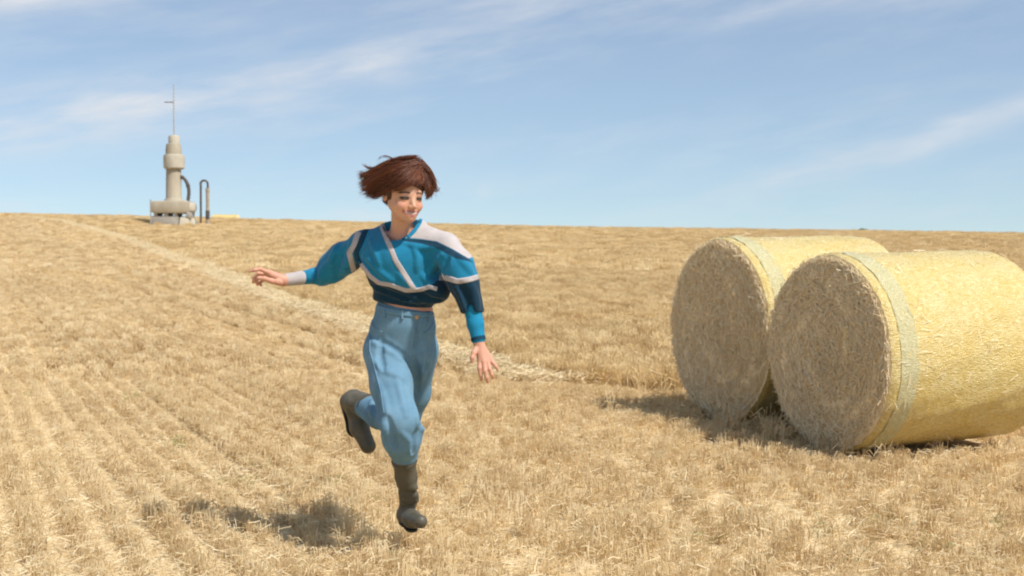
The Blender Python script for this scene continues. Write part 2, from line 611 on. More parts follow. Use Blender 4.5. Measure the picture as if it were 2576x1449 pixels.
k = (y >= y_edge(x) + 0.12) & ~under_bale(x, y)
x, y = x[k], y[k]
hz = 1.0 + 0.14 * patchy(x, y, 1.6, 13)
scatter('tall_stubble', *place(x, y, np.clip(hz, 0.6, 1.5)), tall_protos, 'taller golden stubble beyond the bright track', 'stubble')
x, y = row_points(34.0, 99.0, 0.40, 0.62, 0.08)
k = (y >= y_edge(x) + 0.3) & ~((np.abs(x - TB[0] - 0.6) < 3.4) & (np.abs(y - TB[1] + 2.0) < 4.5) & (rng.random(len(x)) < .93))     # trodden round the tower
x, y = x[k], y[k]
hz = 1.0 + 0.06 * patchy(x, y, 0.6, 14)
scatter('tall_stubble', *place(x, y, np.clip(hz, 0.6, 1.5)), tallfar_protos, 'far golden stubble rising to the horizon', 'stubble')

# loose straw lying over the stubble, thick and pale along the edge of the taller stubble
chaff_protos = [stalk_proto('loose_straw', CHAFF, 0, 0.05, 0.10, 0.1, 0.07, 0.0015, 0, 0, 9, litlen=(0.02, 0.06)) for _ in range(7)]
n = 7000
y = 4.2 + (rng.random(n) ** 1.3) * 9.0
x = rng.uniform(-1, 1, n) * (y * 0.45 + 0.5)
k = short_mask(x, y)
x, y = x[k], y[k]
P, rot, S = place(x, y, rng.uniform(0.5, 1.5, len(x)), 0.1, (0.6, 1.25), 3.0)
scatter('loose_straw', P, rot, S, chaff_protos, 'pale loose straw scattered over the near stubble', 'straw')
track_protos = [stalk_proto('track_straw', CHAFF, 0, 0.10, 0.20, 0.04, 0.07, 0.0026, 0.3, 0.2, 70, litlen=(0.06, 0.18)) for _ in range(6)]
seg = []
for i in range(1, 9):
    a, b = EDGE[i], EDGE[i + 1]
    L = math.hypot(*(b - a)[:2]); m = int(L / 0.022)
    fade = {6: 0.9, 7: 0.25, 8: 0.0}.get(i, 1.0)
    for j in range(m):
        if random.random() > fade: continue
        t = random.random()
        q = a + (b - a) * t
        w = 0.075 if q[1] < 30 else 0.17
        seg.append((q[0] + random.gauss(-0.10, w), q[1] + random.gauss(-0.14, w)))
seg = np.array(seg)
P, rot, S = place(seg[:, 0], seg[:, 1], 1.0, 0.06, (0.8, 1.4), 3.0)
P[:, 2] += 0.065
scatter('straw_track', P, rot, S, track_protos, 'bright line of flattened pale straw along the stubble edge', 'straw')

# green weeds here and there
GREEN = straw_mat('weed_green', [(0.0, (0.26, 0.30, 0.09)), (1.0, (0.44, 0.44, 0.17))], 0.35)
weed_protos = [stalk_proto('weed', GREEN, 7, 0.02, 0.02, 0.04, 0.13, 0.0017, 0.5, 0.8, 0) for _ in range(4)]
wx, wy = [], []
for (px, py, m) in [(160, 820, 6), (225, 870, 7), (650, 1195, 7), (620, 1225, 5), (905, 1265, 3), (2215, 1330, 8), (1880, 1300, 4), (1400, 1310, 3), (540, 1220, 4), (2080, 1350, 4),
                    (330, 1010, 5), (1760, 1385, 4), (2520, 1330, 4), (2110, 1420, 4), (820, 1230, 4), (450, 1130, 4), (60, 1000, 4), (120, 1190, 3), (2350, 1390, 3), (1960, 1150, 3)]:
    q = hit_terrain(px, py)
    for _ in range(m):
        if random.random() < .5: continue
        wx.append(q[0] + random.gauss(0, 0.035)); wy.append(q[1] + random.gauss(0, 0.06))
P, rot, S = place(np.array(wx), np.array(wy), 1.0, 0.2, (0.4, 0.8), 3)
scatter('weeds', P, rot, S, weed_protos, 'small green weeds sprouting between the stubble', 'weeds')

# ------------------------------------------------------------------ tower on the rise
CONC = simple('weathered_concrete', (0.31, 0.265, 0.195), (0.42, 0.37, 0.28), 1.6, 0.85, 0.35, 0.02, (1, 1, 0.35))
CONC_D = simple('grey_concrete', (0.27, 0.25, 0.22), (0.38, 0.355, 0.315), 2.5, 0.9, 0.35, 0.02)
CONC_L = simple('pale_concrete', (0.39, 0.35, 0.27), (0.49, 0.45, 0.36), 2.0, 0.85, 0.3, 0.02)
RUST = simple('dark_rusty_pipe', (0.055, 0.042, 0.035), (0.12, 0.095, 0.075), 6, 0.6, 0.3, 0.01)
PIPE = simple('tan_pipe', (0.30, 0.235, 0.165), (0.42, 0.34, 0.25), 5, 0.6, 0.3, 0.01)
GALV = simple('galvanised_mast', (0.30, 0.30, 0.31), (0.40, 0.40, 0.40), 5, 0.5, 0.1, 0.004)
DT = 80.0
base = hit_terrain(440, 566, 60, 92)
DT = base[1]
SC = DT / FPX                     # metres per pixel there
tower = empty('tower', (base[0], base[1], terrain(base[0], base[1])))
tag(tower, 'weathered concrete tower with tank base and thin mast on the ridge', 'tower')


def tx(px): return (px - 440) * SC


def tz(py): return (566 - py) * SC


# plinth blocks, feet and tank
MB().box((tx(424), 0.1, tz(556)), ((463 - 391) * SC, 2.3, 23 * SC), bev=0.05).build('plinth', CONC_D, tower)
MB().box((tx(470), -0.6, tz(557)), (26 * SC, 1.1, 20 * SC), rz=0.25, taper=0.8, bev=0.06).build('concrete_block', CONC_L, tower)
MB().box((tx(484), -0.1, tz(557)), (24 * SC, 1.0, 16 * SC), rz=-0.2, taper=0.55, bev=0.06).build('concrete_block', CONC_L, tower)
for (px, w) in ((402, 8), (428, 10), (452, 8), (482, 10)):
    MB().box((tx(px), -0.35, tz(541)), (w * SC, 1.4, 13 * SC), bev=0.03).build('tank_foot', CONC_D, tower)
MB().box((tx(437), 0, tz(522)), ((484 - 391) * SC, 2.5, 31 * SC), bev=9 * SC).build('tank', CONC, tower)
MB().lathe([(8 * SC, 0), (14 * SC, 4 * SC), (16 * SC, 11 * SC), (14 * SC, 20 * SC), (8 * SC, 25 * SC)], 28, (0, 0, 0), 1.0, 1.3).build('tank_end', CONC_L, tower, loc=(tx(480), -0.1, tz(535)))
MB().box((tx(392), -1.2, tz(535)), (3 * SC, 0.08, 62 * SC)).build('corner_post', CONC_D, tower)
MB().lathe([(8.0 * SC, 0), (10 * SC, 3 * SC), (10 * SC, 20 * SC), (6 * SC, 24 * SC)], 20).build('outlet_dome', CONC_L, tower, loc=(tx(472), -0.55, tz(530)))
# column, collars and cap
MB().lathe([(31 * SC, 0), (30 * SC, 4 * SC), (25 * SC, 8 * SC), (24.2 * SC, 9 * SC), (22.8 * SC, 90 * SC)], 40, (0, 0, 0), 0.80, 0.80).build('column', CONC, tower, loc=(tx(438), 0, tz(508)))
MB().lathe([(22.5 * SC, 0), (25.5 * SC, 3 * SC), (26 * SC, 12 * SC), (26 * SC, 30 * SC), (25 * SC, 35 * SC), (20 * SC, 36.5 * SC)], 40).build('collar', CONC_L, tower, loc=(tx(439.5), 0, tz(426)))
MB().lathe([(19.5 * SC, 0), (19.5 * SC, 10 * SC), (18.5 * SC, 19 * SC), (17.5 * SC, 26 * SC), (15 * SC, 27 * SC)], 36).build('upper_drum', CONC, tower, loc=(tx(438.5), 0, tz(389.6)))
MB().lathe([(14 * SC, 0), (14 * SC, 17 * SC), (12.5 * SC, 20 * SC), (5 * SC, 22 * SC)], 32).build('cap', CONC_L, tower, loc=(tx(440), 0, tz(362.7)))
MB().box((tx(427), -0.50, tz(408)), (2.5 * SC, 0.22, 36 * SC)).build('cable_duct', CONC_D, tower)
mast = MB().tube([(tx(440), 0, tz(343)), (tx(440), 0, tz(262)), (tx(440.5), 0, tz(215))], [0.050, 0.042, 0.032], 8).build('mast', GALV, tower)
MB().box((tx(428), 0, tz(259)), (24 * SC, 0.05, 2.2 * SC), taper=0.9).build('wind_vane', RUST, mast)
pts = []
for i in range(14):
    a = R(115 - 125 * i / 13)
    pts.append((tx(452) + 25 * SC * math.cos(a) * 0.98, -0.05, tz(484) + 40 * SC * math.sin(a)))
pts.append((tx(474), -0.1, tz(508)))
MB().tube(pts, 4.2 * SC, 14).build('curved_pipe', RUST, tower)
for i in (4, 9):
    MB().tube([Vector(pts[i]), Vector(pts[i + 1])], 5.0 * SC, 14).build('pipe_flange', RUST, tower)
# separate bent vent pipe
vp = empty('vent_pipe', (base[0] + tx(518), base[1] - 0.4, terrain(base[0] + tx(518), base[1] - 0.4)))
tag(vp, 'thin upside-down U vent pipe standing right of the tower', 'pipe')
dz0 = base[2] - vp.location.z


def vx(px): return (px - 518) * SC


pts = [(vx(509), 0, tz(566) + dz0 - .3), (vx(509.5), 0, tz(470) + dz0)]
for i in range(9):
    a = math.pi - math.pi * i / 8
    pts.append((vx(518) + 9 * SC * math.cos(a), 0, tz(464) + dz0 + 9 * SC * math.sin(a)))
pts.append((vx(527), 0, tz(478) + dz0))
MB().tube(pts, 2.7 * SC, 12).build('bent_tube', RUST, vp)
MB().tube([(vx(526), 0, tz(567) + dz0 - .3), (vx(526.5), 0, tz(474) + dz0)], 4.3 * SC, 14).build('riser', PIPE, vp)
MB().tube([(vx(526), 0, tz(552) + dz0), (vx(526), 0, tz(530) + dz0)], 5.2 * SC, 14).build('pipe_sleeve', RUST, vp)
MB().tube([(vx(526.5), 0, tz(482) + dz0), (vx(526.5), 0, tz(476) + dz0)], 5.2 * SC, 14).build('pipe_coupling', PIPE, vp)
MB().box((vx(518), 0, tz(565) + dz0 - .1), (30 * SC, 0.6, 0.35), bev=0.04).build('footing', CONC_D, vp)

# ------------------------------------------------------------------ straw bales
wrap, nt, bs = new_mat('yellow_net_wrap')
tc = nt.nodes.new('ShaderNodeTexCoord')
n1 = noise(nt, 60, 5, 0.7, 'Object', (0.45, 1, 1))
n2 = noise(nt, 5, 4, 0.6, 'Object')
n3 = noise(nt, 130, 2, 0.6, 'Object', (0.35, 1, 1))
c = ramp(nt, n1, [(0.3, (0.44, 0.30, 0.065)), (0.5, (0.56, 0.43, 0.14)), (0.72, (0.72, 0.62, 0.36))])
c = mixc(nt, 0.35, c, ramp(nt, n2, [(0.3, (0.58, 0.40, 0.075)), (0.7, (0.62, 0.53, 0.28))]))
nt.links.new(c, bs.inputs['Base Color'])
nt.links.new(ramp(nt, n3, [(0.3, (0.16,) * 3), (0.7, (0.42,) * 3)]), bs.inputs['Roughness'])
bs.inputs['Specular IOR Level'].default_value = 0.7
bump(nt, bs, mixc(nt, 0.6, n1, n3), 1.0, 0.016)
band, nt, bs = new_mat('pale_green_net_band')
n1 = noise(nt, 90, 5, 0.7, 'Object', (0.6, 1, 1))
nt.links.new(ramp(nt, n1, [(0.3, (0.46, 0.40, 0.18)), (0.55, (0.58, 0.53, 0.29)), (0.75, (0.76, 0.73, 0.52))]), bs.inputs['Base Color'])
bs.inputs['Roughness'].default_value = 0.32
bs.inputs['Specular IOR Level'].default_value = 0.7
bump(nt, bs, n1, 1.0, 0.014)
face_m = simple('bale_straw', (0.74, 0.59, 0.36), (0.87, 0.72, 0.47), 30, 0.9, 0.8, 0.02)
BSTRAW = []
for (nm, c1, c2) in (('bale_straw_dark', (0.74, 0.59, 0.36), (0.82, 0.67, 0.43)), ('bale_straw_mid', (0.85, 0.71, 0.46), (0.89, 0.76, 0.52)), ('bale_straw_pale', (0.89, 0.78, 0.55), (0.92, 0.83, 0.63))):
    BSTRAW.append(simple(nm, c1, c2, 14, 0.6, 0.0))


def bale(b, label, seed):
    r2 = np.random.default_rng(seed)
    fc = at(*b['face'], b['D'])
    rad, L = b['dia'] / 2, b['L']
    root = empty('straw_bale', (fc.x, fc.y, float(terrain(fc.x, fc.y))), math.atan2(BALE_AXIS.y, BALE_AXIS.x))
    root.rotation_euler[1] = R(-0.8)                      # lies a touch nose-down on the slope
    tag(root, label, 'straw bale', 'wrapped straw bales lying on the stubble')
    zc = fc.z - root.location.z
    nA = 128

    def rr(a, u):
        """slightly lumpy round section, sagging under its weight"""
        s = rad * (1 + 0.006 * math.sin(3 * a + seed) + 0.004 * math.sin(7 * a + 2 * u * 4 + seed) + 0.003 * math.sin(23 * a + 9 * u))
        s *= 1 - 0.02 * max(0, -math.sin(a) - 0.85) / 0.15
        return s

    def shell(u0, u1, nu, off, lip=0.0):
        V = []; F = []
        for i in range(nu + 1):
            u = u0 + (u1 - u0) * i / nu
            e = min(u - 0, L - u)
            edge = -0.012 * max(0, 1 - e / 0.03) ** 2
            for k in range(nA):
                a = 2 * math.pi * k / nA
                q = rr(a, u) + off + edge + r2.normal(0, 0.0016)
                V.append((u, q * math.cos(a), zc + q * math.sin(a)))
        for i in range(nu):
            for k in range(nA):
                a0 = i * nA + k; b0 = i * nA + (k + 1) % nA
                F.append((a0, a0 + nA, b0 + nA, b0))
        return V, F
    V, F = shell(0.0, L, 48, 0.0)
    link_mesh('net_wrap', mesh_np('net_wrap', V, F), wrap, root)
    V, F = shell(0.060, 0.185, 10, 0.003)
    link_mesh('net_edge_band', mesh_np('net_edge_band', V, F), band, root)
    for side in (0, 1):                                   # straw ends: a lumpy disc
        V = []; F = []
        u_end = 0.0 if side == 0 else L
        sg = -1 if side == 0 else 1
        nr = 26
        for i in range(nr + 1):
            fr = i / nr
            for k in range(nA):
                a = 2 * math.pi * k / nA
                q = (rr(a, u_end) - 0.013) * max(fr, 0.004)
                bul = 0.022 * (1 - fr ** 4) + (0.006 * math.sin(fr * 30 + a) + 0.008 * math.sin(3 * a + fr * 9 + seed) - 0.03 * math.exp(-(fr / .12) ** 2)) * (1 - fr ** 8) + r2.normal(0, 0.005) * (fr < 1)
                V.append((u_end + sg * bul, q * math.cos(a), zc + q * math.sin(a)))
        for i in range(nr):
            for k in range(nA):
                a0 = i * nA + k; b0 = i * nA + (k + 1) % nA
                F.append((a0, b0, b0 + nA, a0 + nA) if side else (a0, a0 + nA, b0 + nA, b0))
        end = link_mesh('straw_end', mesh_np('straw_end', V, F), face_m, root)
        if side: continue
        # cut straws on the near end: wound in a spiral, some sticking out
        for mi, m in enumerate(BSTRAW):
            mb_v, mb_f = [], []
            N = (2600, 3000, 1300)[mi]
            fr = np.sqrt(r2.random(N)) * 0.985; A = r2.uniform(0, 2 * math.pi, N)
            for i in range(N):
                q = fr[i] * (rad - 0.012); a = A[i]
                ln = r2.uniform(0.025, 0.11); w = r2.uniform(0.0013, 0.0028)
                ta = a + math.pi / 2 + r2.normal(0, 0.75)
                d = Vector((r2.normal(0, 0.16), math.cos(ta), math.sin(ta))).normalized()
                if r2.random() < 0.03:
                    d = Vector((-1, r2.normal(0, .9), r2.normal(0, .9))).normalized(); ln *= 1.2
                p = Vector((-0.022 * (1 - fr[i] ** 4) - 0.006 - abs(r2.normal(0, 0.008)), q * math.cos(a), zc + q * math.sin(a)))
                e1 = p - d * ln / 2; e2 = p + d * ln / 2
                for e in (e1, e2):
                    hh = math.hypot(e.y, e.z - zc)
                    if hh > rad - 0.005 and r2.random() < 0.8:
                        e.y *= (rad - .008) / hh; e.z = zc + (e.z - zc) * (rad - .008) / hh
                s1 = d.orthogonal().normalized(); s2 = d.cross(s1)
                o = len(mb_v)
                for e in (e1, e2):
                    for t in (0, 2.094, 4.189):
                        mb_v.append(e + (s1 * math.cos(t) + s2 * math.sin(t)) * w)
                mb_f += [(o, o + 1, o + 4, o + 3), (o + 1, o + 2, o + 5, o + 4), (o + 2, o, o + 3, o + 5)]
            so = link_mesh('cut_straw', mesh_np('cut_straw', mb_v, mb_f, False), m, end)
            so['kind'] = 'stuff'
    # stray straws on the wrap and round the rim
    mb = MB()
    for i in range(150):
        a = r2.uniform(-0.6, 3.6); u = abs(r2.normal(0, 0.25)) if r2.random() < .5 else r2.uniform(0, L)
        u = min(u, L - .02)
        q = rr(a, u) + 0.006 + (0.0 if r2.random() < .8 else r2.uniform(0, .02))
        p = Vector((u, q * math.cos(a), zc + q * math.sin(a)))
        tdir = Vector((0, -math.sin(a), math.cos(a)))
        d = (tdir * r2.normal(0, 1) + Vector((1, 0, 0)) * r2.normal(0, 1.4)).normalized()
        nrm = Vector((0, math.cos(a), math.sin(a)))
        ln = r2.uniform(0.03, 0.09)
        mb.tube([p - d * ln / 2, p + nrm * .004, p + d * ln / 2 + nrm * r2.uniform(0, .012)], 0.0014, 3)
    so = mb.build('stray_straw', BSTRAW[2], root, sm=False)
    so['kind'] = 'stuff'
    return root


bale(BALES[0], 'nearer yellow net-wrapped round straw bale at the right edge', 21)
bale(BALES[1], 'farther yellow net-wrapped round straw bale, left of and behind the nearer one', 34)

# a fringe of taller uncut stalks left standing at the foot of the bales
fx, fy = [], []
for (px, py, m, sx) in [(2300, 1125, 16, .25), (2400, 1105, 14, .3), (2480, 1095, 10, .25), (2190, 1142, 8, .1), (1900, 1085, 10, .16), (1990, 1110, 8, .12), (1680, 1040, 8, .2)]:
    q = hit_terrain(px, py + 12)
    for _ in range(m):
        fx.append(q[0] + random.gauss(0, sx)); fy.append(q[1] + random.gauss(0, 0.07))
fx = np.array(fx); fy = np.array(fy); k = ~under_bale(fx, fy)
fringe = [stalk_proto('fringe', STRAW, 8, 0.02, 0.03, 0.10, 0.20, 0.0022, 0.14, 0.5, 1) for _ in range(5)]
scatter('stubble_fringe', *place(fx[k], fy[k], 1.0, 0.12, (0.8, 1.2), 3.0), fringe, 'taller straw stalks standing at the foot of the bales', 'stubble')

# yellow wrapped bale beyond the crest, only its top shows
fb = at(568, 545, RIDGE + 9)
root = empty('straw_bale', (fb.x, fb.y, float(terrain(fb.x, fb.y))))
tag(root, 'tiny pale yellow bale on the horizon just right of the vent pipe', 'straw bale')
sc2 = fb.y / FPX
top = at(568, 539.5, fb.y).z - root.location.z
rf = 0.72
MB().tube([(-31 * sc2, 0, top - rf), (-30.5 * sc2, 0, top - rf), (30.5 * sc2, 0, top - rf), (31 * sc2, 0, top - rf)], [rf * .94, rf, rf, rf * .94], 40, cap=False).build('net_wrap', wrap, root)
for s in (-1, 1):
    MB().tube([(s * 30.9 * sc2, 0, top - rf), (s * 31.3 * sc2, 0, top - rf)], rf * .93, 40).build('straw_end', face_m, root)

# far tree seen over the crest on the right
def far_tree(px, py_top, D, w, h, label):
    p = at(px, py_top, D)
    gz = float(terrain(p.x, p.y))
    root = empty('far_tree', (p.x, p.y, gz))
    tag(root, label, 'tree', 'far trees on the right horizon')
    hz_ = p.z - gz
    MB().tube([(0, 0, -0.2), (0.1, 0, hz_ * .5), (0, 0, hz_ * .9)], [0.35, 0.25, 0.08], 8).build('trunk', RUST, root)
    mb = MB()
    r2 = np.random.default_rng(int(px))
    for i in range(900):
        v = r2.normal(0, 1, 3); v /= np.linalg.norm(v); v *= r2.random() ** .4
        c_ = Vector((v[0] * w, v[1] * w, hz_ - h * .5 + v[2] * h * .5))
        d1 = Vector(r2.normal(0, 1, 3)).normalized(); d2 = d1.orthogonal().normalized()
        s_ = r2.uniform(.12, .3)
        mb.add([c_ + d1 * s_, c_ + d2 * s_ * .6, c_ - d1 * s_, c_ - d2 * s_ * .6], [(0, 1, 2, 3)])
    mb.build('crown', simple('far_leaves', (0.03, 0.05, 0.02), (0.07, 0.10, 0.04), 3, 0.7, 0), root, sm=False)


far_tree(2172, 574.5, 250.0, 1.7, 2.6, 'tiny dark tree top peeping over the right horizon')

# ------------------------------------------------------------------ implicit surfaces
def unit(v):
    return v / np.linalg.norm(v)


class SDF:
    """smooth unions and cuts of tapered capsules and ellipsoids, meshed with surface nets on sparse blocks"""
    def __init__(s): s.p = []

    def cone(s, a, b, ra, rb=None, k=0.02, cut=False, flat=None):
        a = np.array(a, dtype=np.float32); b = np.array(b, dtype=np.float32)
        rb = ra if rb is None else rb
        m = max(ra, rb)
        s.p.append(('c', a, b, ra, rb, k, cut, np.minimum(a, b) - m, np.maximum(a, b) + m)); return s

    def chain(s, pts, rs, k=0.02, cut=False):
        for i in range(len(pts) - 1):
            s.cone(pts[i], pts[i + 1], rs[i], rs[i + 1], k, cut)
        return s

    def ell(s, c, r, rot=None, k=0.02, cut=False):
        c = np.array(c, dtype=np.float32); r = np.array(r, dtype=np.float32)
        M = np.eye(3, dtype=np.float32) if rot is None else np.array(rot, dtype=np.float32)   # columns: axes
        e = np.sqrt(((M * r[None]) ** 2).sum(1))
        s.p.append(('e', c, M, r, None, k, cut, c - e, c + e)); return s

    def func(s, f, lo, hi, k=0.01, cut=True):
        s.p.append(('f', f, None, None, None, k, cut, np.array(lo, dtype=np.float32), np.array(hi, dtype=np.float32))); return s

    @staticmethod
    def one(pr, P):
        if pr[0] == 'c':
            _, a, b, ra, rb = pr[:5]
            ba = b - a; L2 = float(ba @ ba) + 1e-12
            t = np.clip(((P - a) @ ba) / L2, 0, 1)
            Q = P - a - t[:, None] * ba
            return np.sqrt((Q * Q).sum(1)) - (ra + t * (rb - ra))
        if pr[0] == 'e':
            _, c, M, r = pr[:4]
            Q = (P - c) @ M
            k0 = np.sqrt(((Q / r) ** 2).sum(1)); k1 = np.sqrt(((Q / (r * r)) ** 2).sum(1)) + 1e-9
            return k0 * (k0 - 1) / k1
        return pr[1](P)

    @staticmethod
    def comb(d, e, k, cut):
        if cut:
            h = np.maximum(k - np.abs(d + e), 0) / k
            return np.maximum(d, -e) + h * h * k * 0.25
        h = np.maximum(k - np.abs(d - e), 0) / k
        return np.minimum(d, e) - h * h * k * 0.25

    def mesh(s, h, disp=None, slack=0.0):
        lo = np.min([q[7] for q in s.p if not q[6]], 0) - 0.03
        hi = np.max([q[8] for q in s.p if not q[6]], 0) + 0.03
        B = 8; S = h * B
        nb = np.ceil((hi - lo) / S).astype(int)
        G = np.stack(np.meshgrid(*[np.arange(q) for q in nb], indexing='ij'), -1).reshape(-1, 3)
        C = (lo + (G + 0.5) * S).astype(np.float32)
        d = np.full(len(C), 1.0, dtype=np.float32)
        for q in s.p:
            mrg = q[5] + S * 2.5
            m = ((C > q[7] - mrg) & (C < q[8] + mrg)).all(1)
            if m.any(): d[m] = s.comb(d[m], s.one(q, C[m]), q[5], q[6])
        G = G[np.abs(d) < S * 0.87 * 1.5 + slack]
        nB = len(G)
        r = np.arange(B + 1)
        O = np.stack(np.meshgrid(r, r, r, indexing='ij'), -1).reshape(-1, 3)
        nP = len(O)
        I = (G[:, None, :] * B + O[None]).astype(np.int64)                     # lattice ids
        P = (lo + I * h).astype(np.float32)
        C = (lo + (G + 0.5) * S).astype(np.float32)
        D = np.full((nB, nP), 0.2, dtype=np.float32)
        for q in s.p:
            mrg = q[5] + S * 0.5 + 2 * h + 0.004
            m = np.where(((C > q[7] - mrg) & (C < q[8] + mrg)).all(1))[0]
            if len(m):
                PP = P[m].reshape(-1, 3)
                D[m] = s.comb(D[m].ravel(), s.one(q, PP), q[5], q[6]).reshape(len(m), nP)
        if disp is not None:
            D = D + disp(P.reshape(-1, 3)).reshape(nB, nP).astype(np.float32)
        D4 = D.reshape(nB, B + 1, B + 1, B + 1)
        sg = D4 < 0
        # cell vertices
        corners = [(i, j, k) for i in (0, 1) for j in (0, 1) for k in (0, 1)]
        sl = lambda A, c: A[:, c[0]:c[0] + B, c[1]:c[1] + B, c[2]:c[2] + B]
        cnt = sum(sl(sg, c).astype(np.int8) for c in corners)
        act = (cnt > 0) & (cnt < 8)
        bi, ci, cj, ck = np.where(act)
        acc = np.zeros((len(bi), 3), dtype=np.float32); num = np.zeros(len(bi), dtype=np.float32)
        val = {c: D4[bi, ci + c[0], cj + c[1], ck + c[2]] for c in corners}
        for c in corners:
            for ax in range(3):
                if c[ax]: continue
                c2 = list(c); c2[ax] = 1; c2 = tuple(c2)
                a, b = val[c], val[c2]
                m = (a < 0) != (b < 0)
                t = a[m] / (a[m] - b[m])
                p = np.zeros((m.sum(), 3), dtype=np.float32); p[:] = c
                p[:, ax] += t
                acc[m] += p; num[m] += 1
        cell = G[bi] * B + np.stack([ci, cj, ck], -1)
        V = lo + (cell + acc / num[:, None]) * h
        dims = nb * B + 2
        lin = lambda Q: (Q[:, 0] * dims[1] + Q[:, 1]) * dims[2] + Q[:, 2]
        key = lin(cell.astype(np.int64))
        order = np.argsort(key); ks = key[order]

        def find(Q):
            q = lin(Q); i = np.clip(np.searchsorted(ks, q), 0, len(ks) - 1)
            return np.where(ks[i] == q, order[i], -1)
        faces = []
        for ax in range(3):
            u, v = (ax + 1) % 3, (ax + 2) % 3
            A = sg[:, :B, :B, :B]
            s2 = [slice(0, B)] * 3; s2[ax] = slice(1, B + 1)
            Bb = sg[:, s2[0], s2[1], s2[2]]
            m = A != Bb
            b_, i_, j_, k_ = np.where(m)
            base_ = (G[b_] * B + np.stack([i_, j_, k_], -1)).astype(np.int64)
            inside = A[b_, i_, j_, k_]
            eu = np.zeros(3, dtype=np.int64); eu[u] = 1
            ev = np.zeros(3, dtype=np.int64); ev[v] = 1
            q = np.stack([find(base_), find(base_ - eu), find(base_ - eu - ev), find(base_ - ev)], -1)
            ok = (q >= 0).all(1)
            q = q[ok]; ins = inside[ok]
            q[~ins] = q[~ins][:, ::-1]
            faces.append(q)
        return V.astype(np.float64), np.concatenate(faces)


def relax(V, F, it=1, lam=0.5):
    """light smoothing so the lattice does not show"""
    e = np.concatenate([F[:, [0, 1]], F[:, [1, 2]], F[:, [2, 3]], F[:, [3, 0]]])
    for _ in range(it):
        A = np.zeros_like(V); n = np.zeros(len(V))
        for c_ in range(3):
            A[:, c_] = np.bincount(e[:, 0], V[e[:, 1], c_], len(V)) + np.bincount(e[:, 1], V[e[:, 0], c_], len(V))
        n = np.bincount(e[:, 0], minlength=len(V)) + np.bincount(e[:, 1], minlength=len(V))
        V = V + lam * (A / np.maximum(n, 1)[:, None] - V)
    return V


def folds(seed, n, kmin, kmax, amp, warp_=0.0):
    r2 = np.random.default_rng(seed)
    K = r2.normal(0, 1, (n, 3)); K /= np.linalg.norm(K, axis=1)[:, None]
    K *= r2.uniform(kmin, kmax, n)[:, None]; PH = r2.uniform(0, 6.28, n)

    def f(P):
        o = np.zeros(len(P))
        W = P + warp_ * np.sin(P[:, [1, 2, 0]] * 17.0)
        for i in range(n): o += np.sin(W @ K[i] + PH[i])
        return o * amp / math.sqrt(n)
    return f


def put_colors(me, C):
    a = me.color_attributes.new('Col', 'FLOAT_COLOR', 'POINT')
    C4 = np.ones((len(C), 4), dtype=np.float32); C4[:, :3] = C
    a.data.foreach_set('color', C4.ravel())


def in_poly(px, py, poly):
    x, y = px, py
    r = np.zeros(len(x), dtype=bool)
    n = len(poly)
    for i in range(n):
        x0, y0 = poly[i]; x1, y1 = poly[(i + 1) % n]
        if y0 == y1: continue
        c_ = ((y0 > y) != (y1 > y)) & (x < (x1 - x0) * (y - y0) / (y1 - y0) + x0)
        r ^= c_
    return r


def poly_w(px, py, poly, w=1.6):
    """1 inside, 0 outside, soft over w pixels"""
    d = np.full(len(px), 1e9)
    for i in range(len(poly)):
        a_ = np.array(poly[i], float); b_ = np.array(poly[(i + 1) % len(poly)], float)
        e_ = b_ - a_
        t_ = np.clip(((px - a_[0]) * e_[0] + (py - a_[1]) * e_[1]) / (e_ @ e_), 0, 1)
        d = np.minimum(d, np.hypot(px - a_[0] - t_ * e_[0], py - a_[1] - t_ * e_[1]))
    d = np.where(in_poly(px, py, poly), d, -d)
    return np.clip(.5 + d / w, 0, 1)[:, None]


def attr_mat(name, rough, spec=0.3, mul=None, bumpn=None, sss=0.0, sheen=0.0):
    m, nt, bs = new_mat(name)
    a = nt.nodes.new('ShaderNodeAttribute'); a.attribute_name = 'Col'
    c = a.outputs['Color']
    if mul:
        scale, c1, c2, st = mul
        c = mixc(nt, 1.0, c, ramp(nt, noise(nt, scale, 5, 0.6, 'Object', st), [(0.3, c1), (0.7, c2)]), 'MULTIPLY')
    nt.links.new(c, bs.inputs['Base Color'])
    bs.inputs['Roughness'].default_value = rough
    bs.inputs['Specular IOR Level'].default_value = spec
    if sss:
        bs.inputs['Subsurface Weight'].default_value = sss
        bs.inputs['Subsurface Radius'].default_value = (1.0, 0.35, 0.2)
        bs.inputs['Subsurface Scale'].default_value = 0.008
    if sheen:
        bs.inputs['Sheen Weight'].default_value = sheen
        bs.inputs['Sheen Roughness'].default_value = 0.5
    if bumpn: bump(nt, bs, noise(nt, bumpn[0], 4, 0.6, 'Object', bumpn[3] if len(bumpn) > 3 else None), bumpn[1], bumpn[2])
    return m


# ------------------------------------------------------------------ the running person
DP = 5.0


def W(px, py, d=0.0):
    return at(px, py, DP + d)


person = empty('person', (W(1010, 900).x, DP, 0.0))
tag(person, 'person running in teal colour-block sweater, pale blue jeans and rubber boots', 'person')
PL = np.array(person.location)


def person_mesh(name, V, F, mat, parent=None, colors=None):
    me = mesh_np(name, V - PL, F)
    if colors is not None: put_colors(me, colors)
    return link_mesh(name, me, mat, parent or person)


